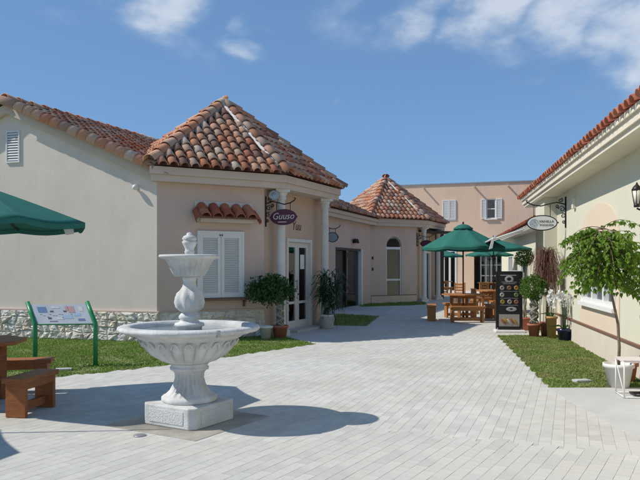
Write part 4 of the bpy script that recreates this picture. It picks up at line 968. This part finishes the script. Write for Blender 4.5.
def make_bench(name, label, loc, rz, m, L=.72, W=.27, h=.40):
    t = thing(name, label, 'bench', loc, rz, 'slab-legged wooden benches', shift=False)
    part(t, 'seat', MB().box((0, 0, h - .025), (L, W, .05)), m, bev=.006)
    for sx in (-1, 1): part(t, 'leg', MB().box((sx * (L / 2 - .07), 0, (h - .05) / 2 + .003), (.05, W - .03, h - .056)), m, bev=.004)
    part(t, 'stretcher', MB().box((0, 0, .09), (L - .191, .05, .08)), m)
    part(t, 'apron', MB().box((0, W / 2 - .03, h - .085), (L - .191, .025, .07)).box((0, -W / 2 + .03, h - .085), (L - .191, .025, .07)), m)
    return t
t0 = make_table('picnic_table', 'brown wooden table beside the fountain under its own parasol', (-3.82, 7.35, 0), R(8), m_wood)
bA = make_bench('bench', 'brown bench standing between the table and the fountain', (-2.98, 6.92, 0), R(82), m_wood, .66, .24)
clone(bA, (-3.56, 8.05, 0), R(12), 'brown bench between the table and the green-posted information board')
clone(bA, (-4.65, 7.75, 0), R(95), 'brown bench on the far left side of the brown table')
clone(bA, (-4.1, 6.45, 0), R(5), 'brown bench on the open paving side of the brown table')
t1_ = make_table('picnic_table', 'orange-brown wooden table under the parasol before the second tower', (4.06, 19.0, 0), R(15), m_wood2, .56, .74)
bB = make_bench('bench', 'orange bench on the sunny path side of the round table', (3.98, 18.1, 0), R(3), m_wood2, .95, .26, .44)
for p, rz, lab in (((3.15, 18.9, 0), R(80), 'orange bench on the lawn side of the round table'), ((4.95, 19.1, 0), R(95), 'orange bench by the menu board side of the round table'), ((4.15, 19.95, 0), R(8), 'orange bench behind the round table')): clone(bB, p, rz, lab)
t2_ = clone(t1_, (5.75, 22.2, 0), R(35), 'orange wooden table behind the black menu board')
for p, rz, lab in (((5.0, 21.7, 0), R(75), 'orange bench at the table behind the menu board, lane side'), ((5.85, 21.2, 0), R(10), 'orange bench at the table behind the menu board, near side'), ((5.7, 23.1, 0), R(5), 'orange bench at the table behind the menu board, far side')): clone(bB, p, rz, lab)
clone(t1_, (8.35, 33.0, 0), R(5), 'far orange table before the glazed screen'); clone(bB, (7.5, 32.7, 0), R(80), 'far orange bench before the glazed screen'); clone(bB, (8.3, 32.1, 0), R(3), 'far orange bench beside the far orange table')
clone(t1_, (6.55, 36.2, 0), R(15), 'far table before the white framed door'); clone(bB, (6.5, 35.3, 0), R(5), 'far bench before the white framed door')
# orange high-backed wooden chairs between the tables
def make_chair(label, loc, rz):
    t = thing('wooden_chair', label, 'chair', loc, rz, 'orange wooden chairs', shift=False)
    part(t, 'seat', MB().box((0, 0, .43), (.42, .40, .04)), m_wood2, bev=.005)
    for sx in (-1, 1):
        part(t, 'leg', MB().box((sx * .18, -.17, .207), (.045, .045, .405)), m_wood2); part(t, 'leg', MB().box((sx * .18, .178, .47), (.045, .04, .93)), m_wood2)
    for k in range(4): part(t, 'back_slat', MB().box((0, .178, .55 + k * .105), (.314, .022, .07)), m_wood2)
    return t
ch = make_chair('orange wooden chair with slatted back in the sunlit lane', (5.15, 24.4, 0), R(150))
clone(ch, (6.0, 24.9, 0), R(200), 'orange wooden chair facing the slatted chair in the lane')

# ================================================================ INFORMATION BOARD, MENU BOARD, SMALL THINGS
ib = thing('information_board', 'tilted pale information board on two bent green posts in the lawn', 'information board', (-3.8, 10.05, 0))
pL, pR = Vector((-4.25, 10.0, 0)), Vector((-3.39, 10.12, 0)); tilt = Vector((-.175, .14, .33))
for p in (pL, pR):
    part(ib, 'post', MB().tube([p + Vector((0, 0, -.02)), p + Vector((0, 0, .60)), p + Vector((0, 0, .64)) + tilt * .04, p + Vector((0, 0, .63)) + tilt * .5, p + Vector((0, 0, .63)) + tilt * 1.02], .034, 12), m_green_post)
ux = (pR - pL).normalized(); uy = tilt.normalized(); un = ux.cross(uy).normalized(); bw = (pR - pL).length
bo = pL + Vector((0, 0, .63)) + ux * .035 + tilt * .04
Mb = basis(bo, ux, uy, un); bw -= .07; bh = .345
board = part(ib, 'panel', MB().box((bw / 2, bh / 2, 0), (bw, bh, .02)).xf(Mb), m_board)
part(ib, 'panel_edge', MB().box((bw / 2, -.006, 0), (bw, .011, .03)).xf(Mb), m_green_post, board)
m_pb = mat('print_blue', (.16, .24, .42), .5, .1, 9); m_pr = mat('print_rose', (.55, .32, .32), .5, .1, 9); m_pd = mat('print_dark', (.10, .10, .12), .5, .1, 9); m_pl = mat('print_sky', (.40, .52, .66), .5, .1, 9); m_pw = mat('print_cream', (.66, .66, .62), .5, .1, 9)
for x, y, w, h, m in ((.14, .25, .13, .10, m_pb), (.21, .10, .05, .03, m_pd), (.27, .22, .05, .025, m_pd), (.46, .22, .045, .025, m_pd), (.56, .25, .09, .11, m_pr), (.50, .27, .05, .08, m_pr), (.47, .12, .15, .06, m_pl), (.66, .07, .10, .04, m_pb), (.62, .16, .10, .05, m_pl), (.34, .29, .12, .03, m_pw), (.36, .10, .1, .05, m_pw), (.70, .26, .06, .08, m_pw)):
    part(ib, 'print', MB().box((x, y, .0115), (w, h, .002)).xf(Mb), m, board)
for k in range(14):
    part(ib, 'print', MB().box((.10 + .045 * (k % 7) + (.36 if k > 6 else 0) * .6, .165 - .02 * (k % 3), .0112), (.03, .005, .002)).xf(Mb), m_pd, board)
for k in range(6): part(ib, 'print', MB().box((.2 + .02 * k, .045 + .0 * k, .0113), (.012, .02, .002)).xf(Mb), m_pd, board)

for p, lab in (((-3.72, 9.72, -.004), 'flat white cover plate lying in the lawn by the information board'), ((3.42, 8.75, -.004), 'flat white cover plate lying in the dry lawn')):
    mb = MB().box((p[0], p[1], .014), (.22, .12, .03), R(12)); mb.box((p[0], p[1], .031), (.17, .08, .006), R(12)); single('cover_plate', mb, m_conc, lab, 'cover plate', p, bev=.004)

mn = thing('menu_board', 'tall black menu board with photographs of dishes in rings on a white base', 'menu board', (4.36, 15.45, 0), R(-6), shift=False)
part(mn, 'panel', MB().box((0, 0, .74), (.54, .035, 1.28)), m_black, bev=.004)
part(mn, 'frame', MB().box((-.285, 0, .735), (.03, .05, 1.33)).box((.285, 0, .735), (.03, .05, 1.33)).box((0, 0, 1.39), (.54, .05, .025)), m_dark)
part(mn, 'base', MB().box((0, -.02, .03), (.66, .36, .05)), m_white, bev=.008); part(mn, 'foot', MB().box((0, 0, .085), (.5, .12, .06)), m_dark)
F_ = lambda x, z: (x, -.0195, z)
ringc = [mat('dish_' + n, tuple(.62 * q for q in c), .6, .25, 40) for n, c in (('salmon', (.45, .17, .10)), ('cream', (.55, .50, .42)), ('mustard', (.55, .36, .07)), ('green', (.22, .30, .12)), ('white', (.62, .61, .58)), ('brown', (.30, .16, .08)))]
for i, (x, z) in enumerate([(-.16, 1.02), (0, 1.02), (.16, 1.02), (-.16, .86), (.16, .86), (-.15, .70), (.01, .70), (.16, .70)]):
    mb = MB().lathe([(.048, 0), (.052, .004), (.026, .006), (.024, 0)], 20, cap=False).xf(Matrix.Translation(F_(x, z)) @ Matrix.Rotation(R(90), 4, 'X')); pl_ = part(mn, 'dish_print', mb, ringc[(i * 5 + 1) % 6 if i != 2 else 2])
    part(mn, 'food_print', MB().lathe([(0, .004), (.022, .003), (.026, 0)], 12, cap=False).xf(Matrix.Translation(F_(x, z)) @ Matrix.Rotation(R(90), 4, 'X')), ringc[(i * 3) % 6], pl_)
part(mn, 'emblem', MB().lathe([(.05, 0), (.09, .004), (.1, 0)], 24, cap=False).xf(Matrix.Translation(F_(.0, 1.22)) @ Matrix.Rotation(R(90), 4, 'X') @ Matrix.Diagonal((1, .8, 1, 1))), ringc[4])
part(mn, 'caption_print', MB().box(F_(-.02, 1.31), (.36, .003, .018)).box(F_(0, 1.15), (.34, .003, .012)).box(F_(0, 1.115), (.28, .003, .01)).box(F_(.0, .94), (.4, .003, .008)).box(F_(.0, .78), (.4, .003, .008)).box(F_(.0, .62), (.4, .003, .008)), ringc[4])
part(mn, 'dish_print', MB().lathe([(.04, 0), (.10, .004), (.12, 0)], 24, cap=False).xf(Matrix.Translation(F_(.05, .53)) @ Matrix.Rotation(R(90), 4, 'X') @ Matrix.Diagonal((1, .45, 1, 1))), ringc[4])
ph = part(mn, 'photo_print', MB().box(F_(0, .27), (.46, .003, .28)), ringc[1])
for k in range(5): part(mn, 'food_print', MB().lathe([(0, .012), (.05, .008), (.06, 0)], 12, cap=False).xf(Matrix.Translation((-.13 + .065 * k, -.021, .24 + .02 * (k % 2))) @ Matrix.Rotation(R(90), 4, 'X') @ Matrix.Rotation(.8, 4, 'Z') @ Matrix.Diagonal((.6, 1.5, 1, 1))), ringc[(k * 2) % 6], ph)

pb = thing('poster_stand', 'white and blue poster stand behind the ball-shaped bush', 'poster stand', (4.62, 15.9, 0), R(-14), shift=False)
part(pb, 'panel', MB().box((0, 0, 1.05), (.3, .02, .75)).xf(Matrix.Rotation(R(-6), 4, 'X')), m_white, bev=.004)
part(pb, 'print', MB().box((.0, .095, 1.07), (.22, .006, .5)).xf(Matrix.Translation((0, -.11, 0)) @ Matrix.Rotation(R(-6), 4, 'X')), m_pl)
for sx in (-1, 1): part(pb, 'leg', MB().tube([(sx * .13, .07, .7), (sx * .14, .03, .0)], .012, 6), m_grey)
part(pb, 'leg', MB().tube([(0, .12, .9), (0, .4, .0)], .012, 6), m_grey)

# ================================================================ PLANTS
def leaf(mb, p, d, n, L, W, fold=.25, droop=.2):
    d = d.normalized(); n = (n - d * n.dot(d))
    n = n.normalized() if n.length > 1e-4 else d.orthogonal().normalized(); s = d.cross(n)
    m = p + d * L * .5; t = p + d * L - n * L * droop
    mb.add([p, m + s * W / 2 + n * W * fold, m - n * W * .05, m - s * W / 2 + n * W * fold, t], [(0, 2, 1), (0, 3, 2), (2, 4, 1), (2, 3, 4)])
def rdir():
    while 1:
        v = Vector((U(-1, 1), U(-1, 1), U(-1, 1)))
        if .05 < v.length < 1: return v.normalized()
def blob_leaves(mb, c, rad, n, L, W, up=.3, shell=.55, droop=.2, lump=.22):
    c = Vector(c); sd_ = rnd() * 50
    for k in range(n):
        v = rdir(); f = 1 + lump * mnoise.noise(v * 2.3 + Vector((sd_, 0, 0)))
        q = (shell + (1 - shell) * rnd() ** .6) * f
        p = c + Vector((v.x * rad[0], v.y * rad[1], v.z * rad[2])) * q
        leaf(mb, p, v + rdir() * .9 + Vector((0, 0, -.15)), Vector((0, 0, 1)) * up + v + rdir() * .6, L * U(.7, 1.25), W * U(.7, 1.2), droop=droop)
def pot(t, r0, r1, h, m, z0=.004, rim=.02, name='pot'):
    return part(t, name, MB().lathe([(0, z0), (r0, z0), (r1 - .01, z0 + h - .05), (r1 + rim * .5, z0 + h - .048), (r1 + rim * .5, z0 + h), (r1 - .012, z0 + h), (r1 - .02, z0 + h - .05), (0, z0 + h - .06)], 28, cap=False), m)

# ball-topped bush with plaited stem
def make_topiary(label, loc, zc, rr, n, lm, potm, pr=.13, ph_=.27, stemr=.05, L=.05):
    t = thing('topiary_bush', label, 'potted bush', loc, 0, shift=False)
    pot(t, pr * .72, pr, ph_, potm)
    part(t, 'soil', MB().lathe([(0, ph_ - .03), (pr - .02, ph_ - .03)], 16, cap=False), m_soil)
    st = part(t, 'trunk', MB().tube([(0, 0, ph_ - .06), (0.01, 0, zc)], stemr * .6, 8), m_barkg)
    for k in range(4):
        part(t, 'plaited_stem', MB().tube([(stemr * math.cos(j * .55 * (1 if k % 2 else -1) + k * 1.57), stemr * math.sin(j * .55 * (1 if k % 2 else -1) + k * 1.57), ph_ - .05 + (zc - rr * .6 - ph_ + .05) * j / 20) for j in range(21)], .017, 6), m_barkg, st)
    mb = MB(); blob_leaves(mb, (0, 0, zc), (rr, rr, rr * .95), n, L, L * .55, shell=.55, lump=.3)
    part(t, 'crown', mb, lm); return t
make_topiary('ball-shaped green bush with plaited trunk in a terracotta pot beside the menu board', (4.6, 14.4, 0), 1.06, .27, 2600, m_leaf, m_terra, .135, .28, .085)
make_topiary('taller small-crowned bush behind the ball-shaped bush by the pier', (4.86, 15.9, 0), 1.72, .20, 1100, m_leaf_y, m_terra, .15, .3, .03)
tb = make_topiary('dark green bush with plaited trunk in a square-rimmed red pot by the porch column', (-.84, 14.12, 0), 1.02, .40, 100, m_leaf_d, m_terra, .17, .27, .075)
for c in kids(tb):
    if c.name.startswith('crown'):
        mb = MB()
        for c3, rad, n in (((-.22, 0, 1.0), (.36, .36, .24), 1500), ((-.42, 0, 1.0), (.24, .26, .2), 800), ((.0, .05, 1.02), (.26, .24, .24), 900), ((-.18, -.05, 1.2), (.22, .2, .13), 500)): blob_leaves(mb, c3, rad, int(n * .75), .08, .04, shell=.35, lump=.9)
        c.data = mb.mesh('crown', m_leaf_d)
wp_ = thing('flower_pot', 'empty white plastic pot beside the red-potted bush', 'pot', (-1.13, 14.02, 0), shift=False)
pot(wp_, .10, .145, .27, m_wpot); part(wp_, 'soil', MB().lathe([(0, .23), (.12, .23)], 16, cap=False), m_soil)

# palm-like plant in a white pot
pp = thing('potted_palm', 'dark spiky palm in a white pot by the porch column', 'potted plant', (.16, 16.35, 0), shift=False)
pot(pp, .13, .17, .34, m_wpot); part(pp, 'soil', MB().lathe([(0, .3), (.15, .3)], 16, cap=False), m_soil)
stems = MB(); fr = MB()
for k in range(15):
    a = U(0, 6.28); hh = U(.35, 1.1); top = Vector((.05 + .22 * math.cos(a) * hh, .12 * math.sin(a) * hh, .3 + hh)); stems.tube([(0.03 * math.cos(a), .03 * math.sin(a), .28), top * .6 + Vector((0, 0, .12)), top], .012, 5)
    for j in range(26):
        v = Vector((U(-1, 1), U(-1, 1), U(-.55, .95))).normalized(); q = top + Vector((0, 0, U(-.35, .02))); L = U(.28, .5)
        side = v.cross(Vector((0, 0, 1))).normalized() * U(.012, .02); m1 = q + v * L * .55 + Vector((0, 0, .02)); e = q + v * L + Vector((0, 0, -.10 * L / .3))
        fr.add([q - side * .4, q + side * .4, m1 + side, m1 - side, e], [(0, 1, 2, 3), (3, 2, 4)])
part(pp, 'stem', stems, m_barkg); part(pp, 'fronds', fr, m_palm)

# dried broom bush
br = thing('broom_bush', 'reddish-brown broom of drooping dry twigs beside the cream pier', 'plant', (4.93, 14.55, 0), shift=False)
pot(br, .12, .16, .3, m_terra); tr = part(br, 'trunk', MB().tube([(0, 0, .25), (.02, 0, .9), (0, 0, 1.5)], [.035, .03, .02], 8), m_bark)
mb = MB()
for k in range(560):
    a = U(0, 6.28); z0 = U(1.05, 1.75); c_, s_ = math.cos(a), math.sin(a); out = U(.14, .40) * (1.15 - .4 * abs(z0 - 1.5)); L = U(.8, 1.25)
    sw_ = U(-.12, .12); P4 = [Vector((U(-.03, .03), U(-.03, .03), z0)), Vector((c_ * out * .35 - s_ * sw_ * .4, s_ * out * .35 + c_ * sw_ * .4, z0 + .16 * L)), Vector((c_ * out * .75 - s_ * sw_ * .8, s_ * out * .75 + c_ * sw_ * .8, z0 + U(.10, .22) * L)), Vector((c_ * out - s_ * sw_, s_ * out + c_ * sw_, z0 - U(.0, .16))), Vector((c_ * out * 1.05 - s_ * sw_ * 1.2, s_ * out * 1.05 + c_ * sw_ * 1.2, z0 - U(.15, .45)))]
    w = U(.004, .009); sdv = Vector((-s_, c_, U(-.3, .3))) * w; vs = []
    for i_, p in enumerate(P4): q_ = sdv * (1 - .2 * i_); vs += [p - q_, p + q_]
    mb.add(vs, [(2 * i_, 2 * i_ + 1, 2 * i_ + 3, 2 * i_ + 2) for i_ in range(4)])
part(br, 'twigs', mb, m_broom)

# orchids
def orchid(label, loc, potm, pr, ph_, zt, n):
    t = thing('orchid', label, 'orchid', loc, U(0, 6), shift=False)
    pot(t, pr * .75, pr, ph_, potm); st = MB(); fl_ = MB(); lv = MB()
    for k in range(7):
        a = U(0, 6.28); leaf(lv, Vector((0, 0, ph_ - .02)), Vector((math.cos(a), math.sin(a), .7)), Vector((0, 0, 1)), U(.22, .32), .06, droop=.5)
    for k in range(n):
        a = 6.28 * k / n + U(-.3, .3); c_, s_ = math.cos(a), math.sin(a); pts = [Vector((.02 * c_, .02 * s_, ph_ - .03)), Vector((.05 * c_, .05 * s_, zt * .75)), Vector((.12 * c_, .12 * s_, zt)), Vector((.24 * c_, .24 * s_, zt - .1)), Vector((.29 * c_, .29 * s_, zt - .26))]
        st.tube(pts, .006, 5)
        for j in range(13):
            f = j / 12 * 2.9 + 1.0; i = min(int(f), 3); p = pts[i].lerp(pts[i + 1], f - i) + Vector((U(-.03, .03), U(-.03, .03), U(-.03, .02))); d = (Vector((c_, s_, 0)) + rdir() * .8).normalized()
            e1 = d.orthogonal().normalized(); e2 = d.cross(e1)
            for q in range(5):
                an = 6.283 * q / 5; leaf(fl_, p, e1 * math.cos(an) + e2 * math.sin(an) + d * .3, d, .05, .045, .1, .1)
    part(t, 'stem', st, m_leaf_d); part(t, 'leaves', lv, m_leaf_d); part(t, 'flowers', fl_, m_petal, stuff=True); return t
orchid('white orchid sprays in a tall wicker basket', (4.88, 14.12, 0), m_wick, .115, .46, 1.0, 4)
orchid('white orchid sprays in a navy glazed pot by the cream wall', (4.98, 13.65, 0), m_blue, .15, .24, .95, 5)

# young tree in a white pot
yt = thing('potted_tree', 'slender young tree with drooping leafy crown in a white pot', 'tree', (3.72, 8.35, 0), shift=False)
pot(yt, .12, .175, .30, m_wpot, .0); part(yt, 'soil', MB().lathe([(0, .26), (.15, .26)], 20, cap=False), m_soil)
tp = [Vector(p) for p in ((.0, 0, .22), (.01, 0, .5), (.0, .02, .8), (-.06, .03, 1.1), (-.13, .03, 1.4), (-.17, .0, 1.7), (-.20, 0, 2.0))]
trk = part(yt, 'trunk', MB().tube(tp, [.021, .019, .0175, .016, .014, .011, .007], 8), m_bark)
lim = MB(); lv = MB()
def spray(p, d, L, n, ls):
    q = p.copy(); d = d.normalized(); pts = [q.copy()]
    for j in range(8):
        d = (d + Vector((0, 0, -.17)) + rdir() * .07).normalized(); q = q + d * L / 8; pts.append(q.copy())
    lim.tube(pts, [.006 - .0006 * j for j in range(9)], 5)
    for j in range(n):
        f = 1 + j / n * 7 * .999; i = int(f); b_ = pts[i].lerp(pts[min(i + 1, 8)], f - i); tang = (pts[min(i + 1, 8)] - pts[i]).normalized() if i < 8 else d
        sd2 = tang.cross(Vector((0, 0, 1))).normalized() * (1 if j % 2 else -1)
        dd_ = (sd2 * .9 + tang * .5 + Vector((0, 0, -.35)) + rdir() * .35).normalized()
        # compound leaf: three to five leaflets
        e = b_ + dd_ * U(.03, .08)
        for w_ in (-.7, 0, .7):
            leaf(lv, e, dd_ + sd2.cross(Vector((0, 0, 1))) * w_ + Vector((0, 0, -.25)) + rdir() * .2, Vector((0, 0, 1)) + rdir() * .45, ls * U(.8, 1.25), ls * .55, droop=.25)
for k in range(92):
    f = U(.06, 1.0); i = 3.75 + f * 2.24; i0 = min(int(i), 5); p = tp[i0].lerp(tp[i0 + 1], i - i0); a = k * 2.4 + U(-.3, .3); el = U(-.1, .95) * (.4 + .6 * f)
    spray(p, Vector((math.cos(a), math.sin(a), el)), U(.36, .72) * (1 if f > .35 else .8), 17, .064)
part(yt, 'limbs', lim, m_bark, trk); part(yt, 'crown', lv, m_leaf_t)
# white wire rack and black tray at the path edge
wr_ = thing('wire_rack', 'white wire display rack with a pink top sheet on the concrete path', 'rack', (3.68, 7.75, 0), R(-8), shift=False)
mb = MB()
for sx in (-.2, .2):
    mb.tube([(sx, -.16, .0), (sx, -.16, .42)], .008, 6); mb.tube([(sx, .16, .0), (sx, .16, .42)], .008, 6); mb.tube([(sx, -.16, .05), (sx, .16, .4)], .006, 5); mb.tube([(sx, -.16, .42), (sx, .16, .42)], .008, 6); mb.tube([(sx, -.16, .02), (sx, .16, .02)], .007, 6)
for y in (-.16, .16): mb.tube([(-.2, y, .42), (.2, y, .42)], .008, 6); mb.tube([(-.2, y, .02), (.2, y, .02)], .007, 6)
part(wr_, 'frame', mb, m_white); part(wr_, 'top_sheet', MB().box((0, 0, .434), (.42, .34, .012)), mat('pink_sheet', (.70, .60, .57), .6, .1, 8))
bt = single('plastic_tray', MB().lathe([(0, 0), (.15, 0), (.17, .035), (.175, .035), (.155, .0), (.0, .012)], 4, (0, 0, 0)).xf(Matrix.Translation((3.75, 7.75, .004)) @ Matrix.Rotation(R(45), 4, 'Z') @ Matrix.Diagonal((1, 1, 1, 1))), m_black, 'black plastic tray on the concrete beneath the white wire rack', 'tray', (3.75, 7.75, .004))
tp2 = thing('flower_pot', 'terracotta pot between the white-potted tree and the cream wall', 'pot', (4.0, 8.75, 0), shift=False); pot(tp2, .1, .14, .26, m_terra, .0); part(tp2, 'soil', MB().lathe([(0, .22), (.12, .22)], 16, cap=False), m_soil)

# ================================================================ AWNING OVER THE MENU BOARD
an = thing('awning', 'pale grey striped awning sloping out from the cream pier over the menu board', 'awning', (4.7, 16.6, 2.3))
def aw_pt(f, d, dz=0): x1 = 2.70 + TA * d - .30; return Vector((x1 - 1.12 + 1.12 * f, d, 2.17 + .38 * f + dz))
m_aw1 = mat('awning_canvas', (.52, .52, .50), .85, .12, 4, trans=.25); m_aw2 = mat('awning_stripe', (.36, .36, .35), .85, .12, 4, trans=.25)
for k in range(12):
    d0, d1 = 15.5 + .3 * k, 15.5 + .3 * (k + 1)
    part(an, 'canvas_stripe', MB().hexa([aw_pt(0, d0), aw_pt(1, d0), aw_pt(1, d1), aw_pt(0, d1), aw_pt(0, d0, .012), aw_pt(1, d0, .012), aw_pt(1, d1, .012), aw_pt(0, d1, .012)]), m_aw2 if k % 2 else m_aw1)
part(an, 'front_bar', MB().tube([aw_pt(-.01, 15.45, .005), aw_pt(-.01, 19.15, .005)], .022, 8), m_white)
for d in (15.49, 19.12): part(an, 'arm', MB().tube([aw_pt(0, d, -.02), aw_pt(1.0, d, -.02)], .016, 6), m_white)
part(an, 'strap', MB().hexa([aw_pt(-.03, 15.6, -.01), aw_pt(-.005, 15.6, -.01), aw_pt(-.005, 15.75, -.01), aw_pt(-.03, 15.75, -.01), aw_pt(.02, 15.6, .06), aw_pt(.08, 15.6, .06), aw_pt(.08, 15.75, .06), aw_pt(.02, 15.75, .06)]).hexa([aw_pt(-.10, 15.62, -.22), aw_pt(-.03, 15.62, -.22), aw_pt(-.03, 15.7, -.22), aw_pt(-.10, 15.7, -.22), aw_pt(-.04, 15.62, -.011), aw_pt(.01, 15.62, -.011), aw_pt(.01, 15.7, -.011), aw_pt(-.04, 15.7, -.011)]), m_white)
